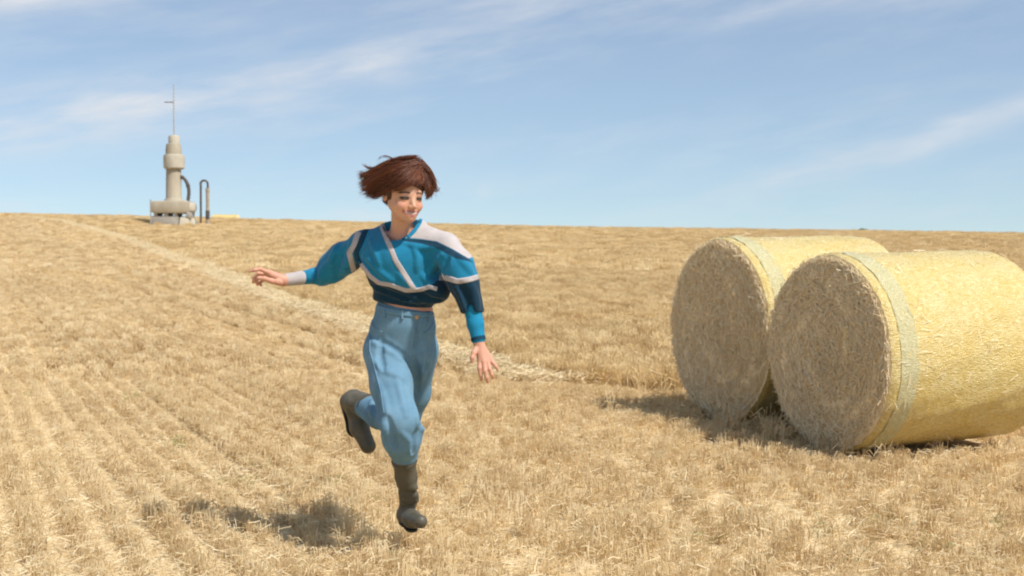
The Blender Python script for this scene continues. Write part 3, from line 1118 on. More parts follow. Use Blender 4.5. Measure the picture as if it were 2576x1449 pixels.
# head frame: H between the eyes inside the skull, hl = towards image right, hf = facing, hu = up
yaw, pit, rol = R(31), R(6), R(-2)
hf = np.array((math.sin(yaw) * math.cos(pit), -math.cos(yaw) * math.cos(pit), -math.sin(pit)))
hl = np.array((math.cos(yaw), math.sin(yaw), 0.0))
hu = unit(np.cross(hl, -hf)); hu = hu if hu[2] > 0 else -hu
hl, hu = unit(hl * math.cos(rol) + hu * math.sin(rol)), unit(hu * math.cos(rol) - hl * math.sin(rol))
HM = np.stack([hl, hf, hu], 1)
H0 = np.array(at(1016, 495, DP - 0.15))


def hp(l, f, u):
    return H0 + hl * l + hf * f + hu * u


B = SDF()
# torso and limbs (mostly under the clothes)
B.ell(W(1012, 870, .035), (.120, .075, .09), k=.03)
B.cone(W(1014, 840, .02), W(1016, 770, -.01), .074, .070, .04)
B.ell(W(1019, 780, -.002), (.117, .089, .06), k=.03)
B.ell(W(1020, 680, -.05), (.135, .09, .14), k=.04)
B.cone(W(950, 606, -.01), W(1100, 606, -.10), .042, .042, .04)
B.cone(W(1012, 612, -.06), W(1016, 590, -.065), .055, .048, .03)
B.cone(W(1012, 600, -.055), W(1010, 528, -.115), .046, .042, .025)
B.chain([W(935, 610, .0), W(815, 688, .17), W(714, 705, .06)], [.040, .027, .022], .02)
B.chain([W(1125, 612, -.12), W(1186, 752, -.14), W(1204, 856, -.2)], [.042, .034, .023], .02)
B.chain([W(975, 885, .0), W(1005, 1070, -.20), W(1024, 1240, -.02)], [.058, .042, .032], .03)
B.chain([W(1052, 888, .04), W(1012, 1075, .20), W(900, 1014, .47)], [.058, .042, .032], .03)
# head
B.ell(hp(0, -.014, .034), (.072, .090, .083), HM, .02)
B.ell(hp(0, .026, -.022), (.053, .058, .072), HM, .03)
B.cone(hp(-.048, .002, -.036), hp(-.012, .060, -.078), .016, .013, .03)
B.cone(hp(.048, .002, -.036), hp(.012, .060, -.078), .016, .013, .03)
B.ell(hp(0, .066, -.082), (.015, .013, .011), HM, .02)
for s_ in (-1, 1):
    B.ell(hp(s_ * .037, .056, -.032), (.020, .020, .018), HM, .02)
    B.ell(hp(s_ * .075, -.018, .006), (.010, .018, .030), HM, .006)
    B.ell(hp(s_ * .0805, -.014, .008), (.005, .010, .018), HM, .006, cut=True)
B.cone(hp(-.036, .066, .016), hp(.036, .066, .016), .013, .013, .014)
for s_ in (-1, 1):
    B.ell(hp(s_ * .031, .094, -.003), (.017, .013, .010), HM, .012, cut=True)
    B.ell(hp(s_ * .031, .0690, -.004), (.0150, .0135, .011), HM, .005)
B.cone(hp(0, .076, .006), hp(0, .0965, -.031), .0078, .0092, .014)
for s_ in (-1, 1):
    B.ell(hp(s_ * .0105, .090, -.036), (.0070, .0085, .0065), HM, .006)
    B.ell(hp(s_ * .006, .096, -.0435), (.003, .004, .003), HM, .003, cut=True)
# smiling mouth: lips round an open slit
for s_ in (-1, 1):
    B.cone(hp(s_ * .034, .060, -.048), hp(0, .0835, -.0530), .0030, .0036, .008)
    B.cone(hp(s_ * .033, .060, -.051), hp(s_ * .012, .080, -.0715), .0030, .0046, .008)
    pass
B.cone(hp(-.012, .080, -.0715), hp(.012, .080, -.0715), .0056, .0056, .006)
B.ell(hp(0, .070, -.061), (.030, .014, .012), HM, .010)                    # mouth mound
# collar bones
B.cone(W(1008, 603, -.115), W(965, 590, -.07), .008, .007, .02)
B.cone(W(1022, 603, -.125), W(1065, 588, -.13), .008, .007, .02)
# right hand (image left): index pointing, the others curled
B.cone(W(714, 705, .06), W(676, 688, .03), .0215, .017, .012)
B.cone(W(712, 706, .06), W(672, 695, .06), .0205, .016, .012)
B.cone(W(711, 708, .07), W(675, 702, .09), .018, .014, .012)
B.chain([W(675, 686, .02), W(655, 677, -.005), W(640, 679, -.015), W(628, 683, -.015)], [.0105, .0088, .0078, .0062], .004)
B.chain([W(671, 690, .045), W(650, 688, .025), W(640, 700, .02), W(637, 710, .03)], [.0105, .0090, .0080, .0064], .004)
B.chain([W(671, 696, .07), W(651, 697, .06), W(644, 708, .055), W(648, 716, .065)], [.0102, .0086, .0076, .0062], .004)
B.chain([W(675, 702, .09), W(659, 705, .092), W(653, 713, .085), W(657, 718, .09)], [.0092, .0078, .0068, .0056], .004)
B.chain([W(703, 711, .035), W(684, 707, -.012), W(665, 701, -.035), W(650, 699, -.04)], [.0135, .0115, .0098, .0074], .006)
# left hand (image right): fingers spread, pointing down
KN = [(1207, 905, -.22), (1217, 910, -.225), (1226, 908, -.215), (1233, 901, -.205)]
for q in KN: B.cone(W(1204, 862, -.20), W(*q), .0165, .0115, .010)
B.chain([W(1207, 905, -.22), W(1206, 926, -.235), W(1209, 944, -.235), W(1211, 956, -.225)], [.0100, .0088, .0078, .0062], .004)
B.chain([W(1217, 910, -.225), W(1220, 933, -.24), W(1224, 950, -.24), W(1227, 961, -.23)], [.0102, .0090, .0080, .0064], .004)
B.chain([W(1226, 908, -.215), W(1232, 929, -.23), W(1237, 943, -.23), W(1240, 951, -.22)], [.0098, .0086, .0076, .0062], .004)
B.chain([W(1233, 901, -.205), W(1241, 914, -.215), W(1248, 923, -.215), W(1252, 930, -.21)], [.0088, .0076, .0068, .0056], .004)
B.chain([W(1200, 872, -.205), W(1192, 888, -.235), W(1188, 900, -.245), W(1187, 910, -.245)], [.0125, .0108, .0094, .0072], .006)
V, F = B.mesh(0.0026)
V = relax(V, F, 1, 0.4)
# skin colours
C = np.tile(np.array((0.52, 0.285, 0.185)), (len(V), 1))
fl = folds(5, 8, 20, 70, 0.05)(V)
C *= (1 + fl)[:, None]
Q = (V - H0) @ HM
l, f_, u = Q[:, 0], Q[:, 1], Q[:, 2]
head = (np.abs(l) < .1) & (np.abs(u) < .13) & (np.abs(f_) < .13)


def blend(mask, c_, amt=1.0):
    global C
    w_ = (mask * amt)[:, None]
    C = C * (1 - w_) + np.array(c_) * w_


soft = lambda x_, a_, b_: np.clip((b_ - x_) / (b_ - a_), 0, 1)
fr = head & (f_ > .045)
al = np.abs(l)
blend(fr * np.exp(-((al - .04) / .018) ** 2 - ((u + .03) / .016) ** 2), (0.62, 0.26, 0.19), .55)
blend(fr * np.exp(-(l / .012) ** 2 - ((u + .036) / .010) ** 2), (0.64, 0.29, 0.21), .5)
ve = u - (.0005 - 9 * (al - .031) ** 2)
blend(fr * np.exp(-((al - .031) / .018) ** 2 - ((u - .006) / .009) ** 2), (0.36, 0.19, 0.14), .6)
blend(fr * soft(np.abs(al - .032), .012, .016) * soft(np.abs(ve + .0030), .0040, .0068), (0.030, 0.016, 0.012), .95)
blend(fr * soft(np.abs(al - .032), .015, .018) * soft(np.abs(ve - .001), .0028, .0048), (0.012, 0.010, 0.008), 1.0)
vb = u - (.0215 - 7 * (al - .030) ** 2)
blend(fr * soft(np.abs(al - .033), .017, .021) * soft(np.abs(vb), .0028, .0052), (0.07, 0.034, 0.02), .95)
vm = u + .0612 - .32 * (np.sqrt(l * l + .009 ** 2) - .009)
lip = fr * soft(np.abs(l), .034, .039) * soft(np.abs(vm + .0018), .0118 - .2 * al, .0146 - .2 * al)
blend(lip, (0.34, 0.10, 0.085), .9)
teeth = fr * soft(np.abs(l), .0205, .0265) * soft(np.abs(vm + .0012), .0028, .0048)
blend(teeth, (0.40, 0.35, 0.30), .95)
dark = fr * soft(np.abs(np.abs(l) - .0325), .002, .0045) * soft(np.abs(vm), .002, .004)
blend(dark, (0.16, 0.05, 0.04), .8)
hand = (~head) & (V[:, 2] < H0[2] - .12)
blend(hand * 1.0, (0.52, 0.25, 0.18), .5)
SKIN = attr_mat('skin', 0.5, 0.35, bumpn=(220, 0.12, 0.001), sss=0.12)
person_mesh('body', V, F, SKIN, colors=C)

# ---- sweater
S = SDF()
S.ell(W(1012, 650, -.055), (.170, .118, .122), k=.05)
S.ell(W(1022, 708, -.04), (.146, .108, .078), k=.05)
S.ell(W(1014, 747, -.015), (.122, .098, .034), k=.03)
S.ell(W(1095, 733, -.085), (.062, .066, .050), k=.04)
S.ell(W(1018, 752, -.008), (.129, .101, .085), k=.03)
S.cone(W(1000, 597, -.045), W(916, 619, .0), .057, .062, .04)
S.cone(W(1045, 592, -.075), W(1118, 622, -.13), .058, .057, .04)
S.cone(W(985, 590, -.0), W(1045, 585, -.03), .058, .058, .03)
# right sleeve (image left): balloon, then fitted forearm
S.chain([W(914, 622, .0), W(866, 650, .09), W(838, 670, .135), W(815, 690, .16)], [.064, .066, .060, .049], .03)
S.cone(W(826, 690, .13), W(809, 698, .15), .040, .034, .02)
S.chain([W(812, 690, .17), W(790, 693, .15), W(756, 699, .105)], [.038, .034, .029], .008)
# left sleeve (image right): wide, flared hem at the elbow
S.chain([W(1124, 627, -.135), W(1152, 670, -.16), W(1164, 706, -.165), W(1187, 786, -.17)], [.058, .061, .059, .048], .03)
# folds lie on the surface: find it first with a coarse mesh


def surface(X):
    v_, f2 = X.mesh(0.008)
    return BVHTree.FromPolygons([tuple(q) for q in v_], [tuple(int(i) for i in q) for q in f2])


def fold(X, bv, pts, r, k=.016, cut=False):
    """soft ridge (or crease) along picture points, tapering to both ends"""
    P_ = []
    m = 7
    t_ = np.linspace(0, len(pts) - 1, m)
    for q in zip(np.interp(t_, range(len(pts)), [p[0] for p in pts]), np.interp(t_, range(len(pts)), [p[1] for p in pts])):
        h_, n_, _, _ = bv.ray_cast(CAM, ray(*q).normalized())
        if h_ is not None and (not P_ or (h_ - P_[-1]).length < .06): P_.append(h_ + n_ * (r * .35 if cut else -r * .55))
    for i in range(len(P_) - 1):
        e0 = .45 + .55 * math.sin(math.pi * (i + .3) / len(P_)); e1 = .45 + .55 * math.sin(math.pi * (i + 1.3) / len(P_))
        X.cone(P_[i], P_[i + 1], r * e0, r * e1, k, cut)


bv = surface(S)
for pts, r_, cut in [([(1140, 640), (1118, 668), (1104, 700)], .010, False), ([(1122, 632), (1092, 660), (1078, 690)], .008, False),
                     ([(1128, 652), (1110, 690), (1112, 725)], .009, True), ([(900, 650), (918, 672), (945, 700)], .009, False),
                     ([(915, 640), (950, 680), (985, 706)], .007, False), ([(1062, 692), (1085, 715), (1110, 738)], .009, False),
                     ([(1005, 690), (1025, 715), (1045, 728)], .006, False), ([(850, 612), (838, 640), (826, 668)], .010, False),
                     ([(868, 622), (850, 655), (846, 700)], .010, True), ([(885, 645), (872, 665), (862, 700)], .010, False),
                     ([(824, 660), (808, 685), (806, 712)], .009, False),
                     ([(790, 664), (780, 684), (780, 708)], .006, False), ([(1150, 640), (1172, 665), (1190, 690)], .008, False),
                     ([(1140, 715), (1160, 750), (1172, 784)], .008, False), ([(1185, 712), (1196, 750), (1200, 784)], .008, False),
                     ([(1158, 712), (1175, 750), (1186, 786)], .006, True),
                     ([(945, 728), (990, 748), (1050, 762)], .008, False), ([(935, 716), (985, 738), (1035, 752)], .007, True),
                     ([(1030, 742), (1070, 758), (1100, 764)], .008, False), ([(1050, 735), (1085, 752), (1118, 756)], .006, True),
                     ([(960, 745), (1000, 760), (1060, 772)], .005, True), ([(930, 600), (945, 640), (955, 672)], .005, False),
                     ([(1040, 620), (1050, 650), (1048, 680)], .005, False), ([(1020, 612), (1060, 622), (1100, 622)], .006, False)]:
    fold(S, bv, pts, r_, .018, cut)
# neck opening and cut ends
nk = [(958, 553), (966, 575), (981, 606), (1004, 603), (1026, 590), (1043, 572), (1056, 548), (1060, 500), (950, 500)]


def vneck(P):
    px, py = project(P)
    d = np.full(len(P), 1e9)
    n_ = len(nk)
    for i in range(n_):
        a_ = np.array(nk[i]); b_ = np.array(nk[(i + 1) % n_])
        e_ = b_ - a_
        t_ = np.clip(((px - a_[0]) * e_[0] + (py - a_[1]) * e_[1]) / (e_ @ e_), 0, 1)
        d = np.minimum(d, np.hypot(px - a_[0] - t_ * e_[0], py - a_[1] - t_ * e_[1]))
    d = d / 610.0
    d = np.where(in_poly(px, py, nk), -d, d)
    return np.maximum(d, P[:, 1] - (DP - 0.01))          # only in front of the neck


S.func(vneck, W(940, 612, -.35), W(1070, 490, .06), .008, True)
S.cone(W(1012, 620, -.06), W(1010, 520, -.10), .054, .054, .01, True)
S.func(lambda P: (P - np.array(W(1188, 786, -.17))) @ unit(np.array(W(1174, 706, -.16) - W(1188, 786, -.17))) + .004, W(1120, 900, -.32), W(1270, 770, -.02), .006, True)
S.cone(W(1194, 800, -.18), W(1189, 780, -.17), .041, .040, .004, True)
S.func(lambda P: P[:, 2] - (np.array(W(1014, 766, -.01))[2] + (P[:, 0] - W(1014, 766).x) * -0.14), W(880, 860, -.3), W(1125, 762, .25), .008, True)
wr = folds(3, 14, 18, 60, 0.0022, 0.012)
V, F = S.mesh(0.0036, wr, 0.01)
V = relax(V, F, 1, 0.4)
px, py = project(V)
TEAL = np.array((0.010, 0.168, 0.30)); NAVY = np.array((0.004, 0.028, 0.052)); PALE = np.array((0.42, 0.385, 0.38))
C = np.tile(TEAL, (len(V), 1))
ybl = np.interp(px, [880, 893, 914, 932, 953, 979, 1000, 1021, 1057, 1081, 1107, 1127, 1151, 1182, 1203], [655, 662, 671, 697, 713, 718, 725, 732, 729, 722, 700, 700, 708, 703, 697])
armR = px < 893
C[(py > ybl) & ~armR & (px > 885)] = NAVY
w_ = poly_w(px, py, [(1046, 540), (1057, 549), (1040, 580), (1021, 597), (1060, 601), (1099, 607), (1138, 626), (1178, 650), (1205, 640), (1170, 590), (1110, 530)], 2.2)
C = C * (1 - w_) + PALE * w_
w_ = poly_w(px, py, [(1012, 600), (1060, 602), (1099, 608), (1138, 627), (1180, 651), (1190, 660), (1146, 650), (1096, 623), (1060, 613), (1014, 606)], 2.2)
C = C * (1 - w_) + NAVY * 1.3 * w_
KNIT = attr_mat('knit_wool', 0.85, 0.15, (26, (0.86, 0.88, 0.90), (1.10, 1.08, 1.06), None), (420, 0.25, 0.0015), sheen=0.12)
sweater = person_mesh('sweater', V, F, KNIT, colors=C)
sweater['label'] = 'teal and navy colour-block sweater with pale trim'
bvh = BVHTree.FromPolygons([tuple(v_) for v_ in V], [tuple(int(i) for i in q) for q in F])


def solid(name, c1, c2, rough=0.8, sc=30):
    return simple(name, c1, c2, sc, rough, 0.15, 0.001, None, 0.15)


TRIM = solid('pale_trim', (0.35, 0.315, 0.31), (0.42, 0.38, 0.375))
NAVYT = solid('navy_trim', (0.006, 0.038, 0.07), (0.009, 0.05, 0.085))
TEALF = solid('teal_knit', (0.011, 0.172, 0.308), (0.013, 0.205, 0.35))


def ribbon(name, pts, width, mat, off=0.0018, parent=None):
    """knitted-in trim lying on the sweater along a line"""
    P2 = []
    for i in range(len(pts) - 1):
        a_, b_ = np.array(pts[i], float), np.array(pts[i + 1], float)
        m = max(2, int(np.linalg.norm(b_ - a_) / 2.5))
        for j in range(m): P2.append(a_ + (b_ - a_) * j / m)
    P2.append(np.array(pts[-1], float))
    P2 = np.array(P2)
    for _ in range(3): P2[1:-1] = (P2[:-2] + 2 * P2[1:-1] + P2[2:]) / 4
    NW = 7
    rows = []
    for i in range(len(P2)):
        d = P2[min(i + 1, len(P2) - 1)] - P2[max(i - 1, 0)]
        d /= np.linalg.norm(d) + 1e-9
        nrm = np.array((-d[1], d[0]))
        row = []
        for j in range(NW):
            q = P2[i] + nrm * width * (j / (NW - 1) - .5)
            r_ = ray(*q).normalized()
            h_, n_, _, _ = bvh.ray_cast(CAM, r_)
            row.append(None if h_ is None else (h_ + n_ * (off if 0 < j < NW - 1 else -0.001), n_))
        rows.append(row)
    v_ = []; f2 = []; idx = {}
    for i, row in enumerate(rows):
        for j, q in enumerate(row):
            if q is not None: idx[i, j] = len(v_); v_.append(tuple(np.array(q[0]) - PL))
    for i in range(len(rows) - 1):
        for j in range(NW - 1):
            ks_ = [(i, j), (i, j + 1), (i + 1, j + 1), (i + 1, j)]
            if all(k_ in idx for k_ in ks_):
                w_ = [Vector(v_[idx[k_]]) for k_ in ks_]
                if max((w_[a2] - w_[b2]).length for a2 in range(4) for b2 in range(a2)) < .045:
                    f2.append(tuple(idx[k_] for k_ in ks_))
    me = bpy.data.meshes.new(name); me.from_pydata(v_, [], f2); me.update(); smooth_mesh(me)
    o = link_mesh(name, me, mat, parent or sweater)
    md = o.modifiers.new('thick', 'SOLIDIFY'); md.thickness = 0.002; md.offset = 0
    return o


ribbon('trim_stripe', [(959, 561), (964, 577), (972, 598), (982, 622), (995, 655), (1020, 694), (1043, 730)], 13, TRIM)
ribbon('trim_stripe', [(908, 664), (916, 676), (932, 696), (953, 712), (979, 716), (1000, 723), (1021, 731), (1057, 729), (1081, 721), (1100, 727)], 11, TRIM)
ribbon('trim_stripe', [(903, 583), (898, 592), (891, 617), (878, 637), (884, 656), (891, 684)], 14, TRIM)
ribbon('navy_stripe', [(923, 572), (918, 582), (908, 609), (896, 634), (898, 650), (906, 664)], 13, NAVYT)
ribbon('trim_stripe', [(1104, 698), (1127, 700), (1151, 708), (1182, 703), (1205, 696)], 14, TRIM)
ribbon('collar_edge', [(1026, 596), (1040, 584), (1053, 566), (1059, 552)], 9, TEALF)
# cuffs and the fitted left forearm
c_ = SDF()
c_.cone(W(757, 699, .107), W(714, 705, .062), .0305, .0255, .004)
V, F = c_.mesh(0.003)
person_mesh('cuff', V, F, TRIM, sweater)
c_ = SDF()
c_.chain([W(1190, 780, -.172), W(1196, 815, -.185), W(1203, 852, -.198)], [.036, .0335, .0285], .01)
for t_ in (.3, .55, .8):
    c_.cone(W(1178 + 12 * t_, 790 + 55 * t_, -.205), W(1212, 800 + 50 * t_, -.205), .004, .004, .006)
V, F = c_.mesh(0.003)
person_mesh('fitted_sleeve', V, F, TEALF, sweater)
MB().tube([W(1202, 848, -.197) - person.location, W(1204, 857, -.2) - person.location], [.0305, .0295], 24).build('cuff', NAVYT, sweater)

# ---- jeans
J = SDF()
J.ell(W(1018, 790, .0), (.124, .096, .13), k=.02)
J.ell(W(1013, 822, .015), (.139, .104, .075), k=.03)
J.ell(W(1009, 862, .035), (.148, .112, .095), k=.04)
J.ell(W(1030, 888, .085), (.115, .085, .08), k=.04)
J.chain([W(966, 885, .0), W(985, 965, -.09), W(1003, 1060, -.20), W(1009, 1106, -.165), W(1017, 1143, -.12)], [.088, .083, .074, .071, .053], .03)
J.chain([W(1050, 888, .04), W(1038, 985, .13), W(1010, 1070, .20), W(955, 1042, .34), W(922, 1022, .43)], [.084, .072, .072, .062, .057], .03)
bv = surface(J)
for pts, r_, cut in [([(930, 845), (980, 872), (1030, 905)], .007, True), ([(940, 862), (990, 890), (1036, 930)], .008, False),
                     ([(930, 900), (965, 930), (1010, 950)], .008, False), ([(950, 960), (965, 1000), (975, 1045)], .010, False),
                     ([(1000, 960), (1012, 1000), (1022, 1045)], .009, False), ([(1035, 1000), (1046, 1040), (1050, 1075)], .009, False),
                     ([(975, 1050), (985, 1085), (995, 1130)], .008, True), ([(962, 1060), (968, 1090), (985, 1135)], .008, False),
                     ([(1012, 1090), (1030, 1110), (1036, 1145)], .006, False), ([(1045, 1085), (1040, 1110), (1038, 1140)], .007, True),
                     ([(1060, 850), (1072, 900), (1060, 955)], .009, False),
                     ([(1085, 860), (1080, 900), (1070, 930)], .007, True), ([(1042, 900), (1048, 940), (1050, 985)], .008, True),
                     ([(1049, 800), (1050, 840), (1046, 880)], .003, True), ([(935, 1005), (932, 1030), (938, 1050)], .008, False),
                     ([(948, 1000), (950, 1025), (955, 1050)], .007, True), ([(960, 850), (955, 890), (965, 930)], .006, True)]:
    fold(J, bv, pts, r_, .018, cut)
J.cone(W(985, 1095, -.17), W(996, 1136, -.14), .038, .026, .02)         # baggy cloth over the boot tops
J.cone(W(1042, 1076, -.17), W(1034, 1120, -.14), .030, .024, .02)
J.cone(W(1046, 1070, -.19), W(1063, 1080, -.18), .020, .005, .014)
J.cone(W(1063, 1080, -.18), W(1048, 1108, -.16), .005, .018, .014)
wr = folds(8, 16, 16, 50, 0.0020, 0.012)
zc_w = W(1016, 768, 0).z
J.func(lambda P: ((zc_w - .003 + (P[:, 0] - W(1016, 768).x) * -0.20) - P[:, 2]), W(900, 790, -.2), W(1140, 690, .25), .004, True)
V, F = J.mesh(0.0038, wr, 0.012)
V = relax(V, F, 1, 0.4)
den, nt, bs = new_mat('pale_denim')
n1 = noise(nt, 260, 3, 0.7, 'Object', (1, 1, 0.25))
n2 = noise(nt, 7, 4, 0.6, 'Object')
c = ramp(nt, n2, [(0.28, (0.088, 0.185, 0.268)), (0.55, (0.125, 0.235, 0.325)), (0.78, (0.185, 0.305, 0.395))])
c = mixc(nt, 0.5, c, ramp(nt, n1, [(0.3, (0.78, 0.82, 0.86)), (0.7, (1.15, 1.13, 1.1))]), 'MULTIPLY')
nt.links.new(c, bs.inputs['Base Color'])
bs.inputs['Roughness'].default_value = 0.8
bs.inputs['Specular IOR Level'].default_value = 0.2
bump(nt, bs, n1, 0.25, 0.0015)
jeans = person_mesh('jeans', V, F, den)
jb = BVHTree.FromPolygons([tuple(v_) for v_ in V], [tuple(int(i) for i in q) for q in F])
bvh_s = bvh; bvh = jb
ribbon('waistband', [(945, 772), (965, 778), (1000, 786), (1040, 791), (1075, 791), (1092, 788)], 17, den, .004, jeans)
ribbon('fly_seam', [(1047, 800), (1049, 830), (1048, 856), (1040, 876)], 3, den, .0025, jeans)
ribbon('pocket_edge', [(934, 808), (942, 826), (962, 836)], 3.5, den, .0025, jeans)
ribbon('pocket_edge', [(1090, 812), (1080, 830), (1068, 836)], 3.5, den, .0025, jeans)
ribbon('side_seam', [(931, 842), (930, 880), (944, 930), (958, 985), (966, 1040)], 2.6, den, .0022, jeans)
for px_ in (968, 1012, 1078):
    ribbon('belt_loop', [(px_, 770 + (px_ - 945) * .12), (px_, 797 + (px_ - 945) * .10)], 5, den, .007, jeans)
h_, n_, _, _ = bvh.ray_cast(CAM, ray(1046, 797).normalized())
if h_ is not None:
    p_ = h_ - person.location
    MB().tube([p_, p_ + n_ * .009, p_ + n_ * .011], [.009, .009, .006], 16).build('button', simple('brass', (0.35, 0.22, 0.12), (0.45, 0.3, 0.17), 20, 0.4, 0), jeans)
bvh = bvh_s

# ---- rubber boots
rub, nt, bs = new_mat('brown_rubber')
n1 = noise(nt, 14, 5, 0.6, 'Object')
nt.links.new(ramp(nt, n1, [(0.3, (0.066, 0.059, 0.040)), (0.6, (0.094, 0.085, 0.060)), (0.8, (0.16, 0.135, 0.105))]), bs.inputs['Base Color'])
bs.inputs['Roughness'].default_value = 0.5
bs.inputs['Specular IOR Level'].default_value = 0.4
bump(nt, bs, n1, 0.2, 0.003)
SOLE = simple('dark_sole', (0.035, 0.03, 0.022), (0.07, 0.058, 0.042), 20, 0.8, 0.3, 0.003)


def boot(shaft, shaft_r, foot, foot_r, sole_dir, heel):
    X = SDF()
    X.chain(shaft, shaft_r, .02)
    X.chain([shaft[-1]] + list(foot), [shaft_r[-1]] + list(foot_r), .025)
    for i, t_ in enumerate((.35, .7, .92)):                            # rubber creases round the ankle
        a_ = Vector(shaft[-2]).lerp(Vector(shaft[-1]), t_)
        X.cone(a_ + Vector((-.02, -.03, .004)), a_ + Vector((.03, -.03, -.004)), shaft_r[-1] * .55, shaft_r[-1] * .5, .012)
    V, F = X.mesh(0.0036, folds(int(foot_r[0] * 1e4), 10, 20, 60, 0.0012, .01), .006)
    V = relax(V, F, 1, .4)
    b_ = person_mesh('boot', V, F, rub)
    # sole: slab under the foot with a raised heel
    Y = SDF()
    sd = Vector(sole_dir).normalized()
    f0 = [Vector(q) for q in foot]
    Y.chain([q + sd * (r_ * .60) for q, r_ in zip(f0, foot_r)], [r_ * .93 for r_ in foot_r], .02)
    m0 = np.array(f0[0] + sd * (foot_r[0] * .70)); sdn = np.array(sd)
    Y.func(lambda P: (P - m0) @ sdn * 1.0, *(np.min([np.array(q) for q in f0], 0) - .12, np.max([np.array(q) for q in f0], 0) + .12), .004, True)
    Y.p[-1] = ('f', (lambda P: ((P - m0) @ sdn)), None, None, None, .004, True, Y.p[-1][7], Y.p[-1][8])
    V, F = Y.mesh(0.0036)
    if len(V): person_mesh('sole', V, F, SOLE, b_)
    # top rim
    a_ = Vector(shaft[0]) - person.location; d_ = (Vector(shaft[1]) - Vector(shaft[0])).normalized()
    MB().tube([a_ + d_ * .000, a_ + d_ * .012], [shaft_r[0] * 1.05, shaft_r[0] * 1.05], 28).build('boot_rim', rub, b_)
    return b_


boot([W(1017, 1156, -.108), W(1022, 1200, -.065), W(1028, 1254, -.012)], [.0510, .0445, .0345],
     [W(1021, 1296, .018), W(1036, 1306, -.07), W(1058, 1312, -.165)], [.035, .034, .029], (-.05, .12, -1), 0)
boot([W(926, 1022, .415), W(908, 1016, .455), W(894, 1012, .49)], [.054, .050, .046],
     [W(889, 1008, .50), W(903, 1075, .475), W(926, 1122, .45)], [.047, .041, .036], (-.75, .62, -.2), 0)

# ---- hair
HAIR, nt, bs = new_mat('auburn_hair')
oi = nt.nodes.new('ShaderNodeAttribute'); oi.attribute_name = 'Col'
nt.links.new(oi.outputs['Color'], bs.inputs['Base Color'])
bs.inputs['Roughness'].default_value = 0.5
bs.inputs['Specular IOR Level'].default_value = 0.35
hc = np.array(hp(0, -.014, .034)); hr = np.array((.072, .090, .083))


def on_skull(px_, py_, infl, fallback):
    """front of the inflated skull seen at a pixel, else a point at the given depth"""
    o_2 = (np.array(CAM) - hc) @ HM; d_2 = np.array(ray(px_, py_).normalized()) @ HM
    r_ = hr + infl
    A_ = ((d_2 / r_) ** 2).sum(); B_ = ((o_2 * d_2) / r_ ** 2).sum(); C_ = ((o_2 / r_) ** 2).sum() - 1
    disc = B_ * B_ - A_ * C_
    if disc < 0: return np.array(W(px_, py_, fallback))
    t_ = (-B_ - math.sqrt(disc)) / A_
    return np.array(CAM) + np.array(ray(px_, py_).normalized()) * t_


GUIDES = [  # points (px, py), front?, clump radii start/end, strands
    ([(1046, 409), (1004, 402), (962, 417), (928, 436), (910, 446), (906, 440)], 1, .014, .014, 260),
    ([(1048, 411), (1002, 410), (955, 432), (928, 452), (914, 466), (910, 462)], 1, .016, .016, 300),
    ([(1050, 413), (1010, 421), (962, 444), (935, 466), (920, 480), (915, 480)], 1, .016, .016, 300),
    ([(1051, 415), (1018, 430), (975, 454), (948, 474), (930, 488), (922, 489)], 1, .016, .015, 300),
    ([(1052, 417), (1026, 438), (994, 460), (966, 478), (944, 492), (934, 494)], 1, .016, .012, 260),
    ([(1053, 418), (1034, 444), (1012, 458), (994, 470), (974, 477)], 1, .014, .008, 240),
    ([(1054, 419), (1043, 444), (1033, 456), (1018, 466), (1002, 475), (992, 479)], 1, .012, .006, 200),
    ([(1055, 420), (1052, 438), (1049, 451), (1040, 461), (1026, 468)], 1, .010, .005, 130),
    ([(1056, 420), (1060, 436), (1062, 448), (1060, 457), (1054, 463)], 1, .008, .004, 50),
    ([(1056, 416), (1076, 432), (1085, 455), (1084, 480), (1076, 499)], 1, .013, .008, 240),
    ([(1056, 414), (1078, 429), (1090, 450), (1092, 466), (1099, 475)], 1, .012, .007, 200),
    ([(1056, 419), (1069, 438), (1076, 460), (1076, 482), (1078, 496)], 1, .012, .007, 220),
    ([(1054, 411), (1073, 422), (1088, 446), (1091, 470), (1084, 492)], 1, .013, .008, 220),
    ([(1056, 420), (1066, 438), (1071, 458), (1071, 478), (1073, 490)], 1, .010, .005, 140),
    ([(1036, 407), (985, 408), (945, 428), (920, 452), (911, 466)], 0, .016, .018, 220),
    ([(1010, 415), (965, 440), (940, 468), (930, 486)], 0, .018, .018, 220),
    ([(1000, 440), (965, 470), (950, 486), (940, 494)], 0, .020, .016, 200),
    ([(978, 486), (966, 500), (966, 510), (980, 517)], 0, .008, .005, 80),
    ([(1040, 412), (1076, 430), (1090, 456), (1088, 484)], 0, .018, .012, 160),
    ([(990, 402), (968, 392), (952, 398), (946, 412)], 1, .002, .003, 7),
    ([(960, 425), (930, 425), (918, 420), (914, 414)], 1, .006, .004, 22),
    ([(955, 440), (925, 445), (910, 440), (906, 430)], 1, .006, .004, 22),
    ([(950, 470), (925, 480), (914, 478), (908, 470)], 1, .006, .004, 20),
    ([(960, 490), (945, 500), (936, 498), (928, 494)], 1, .004, .004, 14),
    ([(1085, 470), (1095, 482), (1102, 480), (1106, 472)], 1, .004, .003, 12)]
HV, HF, HC = [], [], []
r2 = np.random.default_rng(77)
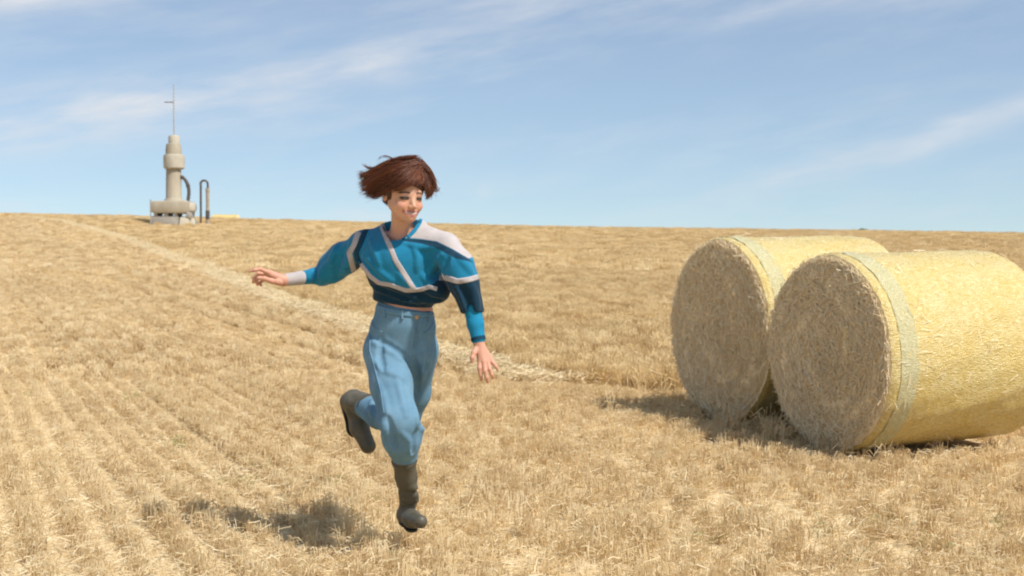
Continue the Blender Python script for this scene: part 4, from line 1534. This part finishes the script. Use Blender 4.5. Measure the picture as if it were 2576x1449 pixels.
for (pts, front, r0, r1, ns) in GUIDES:
    G_ = []
    for i, (a_, b_) in enumerate(pts):
        if front: q = on_skull(a_, b_, .020 + .004 * min(i, 2), -.15)
        else:
            q = np.array(W(a_, b_, -.09 + .03 * (i % 2)))
        G_.append(q)
    G_ = np.array(G_)
    t = np.linspace(0, len(G_) - 1, 10)
    Gs = np.stack([np.interp(t, np.arange(len(G_)), G_[:, c2]) for c2 in range(3)], 1)
    for _ in range(2): Gs[1:-1] = (Gs[:-2] + 2 * Gs[1:-1] + Gs[2:]) / 4
    # sub-locks inside the clump
    nl = max(2, ns // 14)
    locks = r2.normal(0, 1, (nl, 3)); lock_end = r2.normal(0, .8, (nl, 3)); lock_tone = r2.uniform(.5, 1.5, nl)
    for s_i in range(int(ns * 1.35)):
        wild = r2.random() < .10
        k_ = r2.integers(nl)
        tt = np.linspace(0, 1, 10)[:, None]
        off = (locks[k_] * (1 - tt) + lock_end[k_] * tt) * (r0 * (1 - tt) + r1 * tt) * .62
        off = off + r2.normal(0, 1, 3) * (.0040 * (1 - .45 * tt)) + np.sin(tt * r2.uniform(3, 7) + r2.uniform(0, 6)) * r2.normal(0, .0016, 3) * tt
        if wild: off = off + r2.normal(0, .014, 3) * tt ** 1.5
        curl = r2.normal(0, 1, 3) * .004
        off = off + curl * np.clip(tt - .55, 0, 1) * 2.2 * np.sin((tt - .55) * 9 + r2.uniform(0, 6))
        ln = r2.uniform(.6, 1.08)
        path = np.stack([np.interp(np.linspace(0, min(ln, 1), 10), np.linspace(0, 1, 10), (Gs + off)[:, c2]) for c2 in range(3)], 1)
        if ln > 1: path[-1] += (path[-1] - path[-2]) * (ln - 1) * 4
        rad = r2.uniform(.0007, .0012) * np.linspace(1, .25, 10)
        o = len(HV)
        tone = lock_tone[k_] * r2.uniform(.75, 1.25)
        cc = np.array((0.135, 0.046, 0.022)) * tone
        for i in range(10):
            d = path[min(i + 1, 9)] - path[max(i - 1, 0)]; d = d / (np.linalg.norm(d) + 1e-9)
            s1 = np.cross(d, (0.3, 0.9, 0.2)); s1 /= np.linalg.norm(s1) + 1e-9; s2 = np.cross(d, s1)
            for a_ in (0, 2.094, 4.189):
                HV.append(path[i] + (s1 * math.cos(a_) + s2 * math.sin(a_)) * rad[i]); HC.append(cc)
        for i in range(9):
            for a_ in range(3):
                b_ = (a_ + 1) % 3
                HF.append((o + i * 3 + a_, o + i * 3 + b_, o + i * 3 + 3 + b_, o + i * 3 + 3 + a_))
# under-layer: cap of hair close to the skull and the mass blown to the left
K = SDF()
K.ell(hc, hr + .011, HM, .02)
K.cone(W(1000, 428, -.11), W(945, 452, -.10), .040, .028, .03)
K.cone(W(990, 450, -.11), W(948, 474, -.10), .036, .024, .03)
K.cone(W(1064, 440, -.14), W(1082, 472, -.15), .024, .011, .02)


def facecut(P):
    Q_ = (P - H0) @ HM
    lim = .050 - .35 * np.abs(Q_[:, 0]) ** 1.0 * 1.0
    d1 = Q_[:, 2] - lim                                    # below the fringe
    d2 = .020 - Q_[:, 1]                                   # in front of the ears
    return np.maximum(d1, d2)


K.func(facecut, hp(0, 0, 0) - .16, hp(0, 0, 0) + .16, .006, True)
K.func(lambda P: ((P - H0) @ HM)[:, 2] + .030, hp(0, 0, 0) - .16, hp(0, 0, 0) + .16, .006, True)
V, F = K.mesh(0.004, folds(6, 10, 60, 140, .0016), .006)
o = len(HV)
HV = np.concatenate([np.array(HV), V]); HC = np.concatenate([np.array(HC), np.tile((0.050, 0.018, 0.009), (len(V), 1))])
HF = np.concatenate([np.array(HF), F + o])
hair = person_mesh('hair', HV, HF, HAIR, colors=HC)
hair['label'] = 'short auburn bob blown sideways'
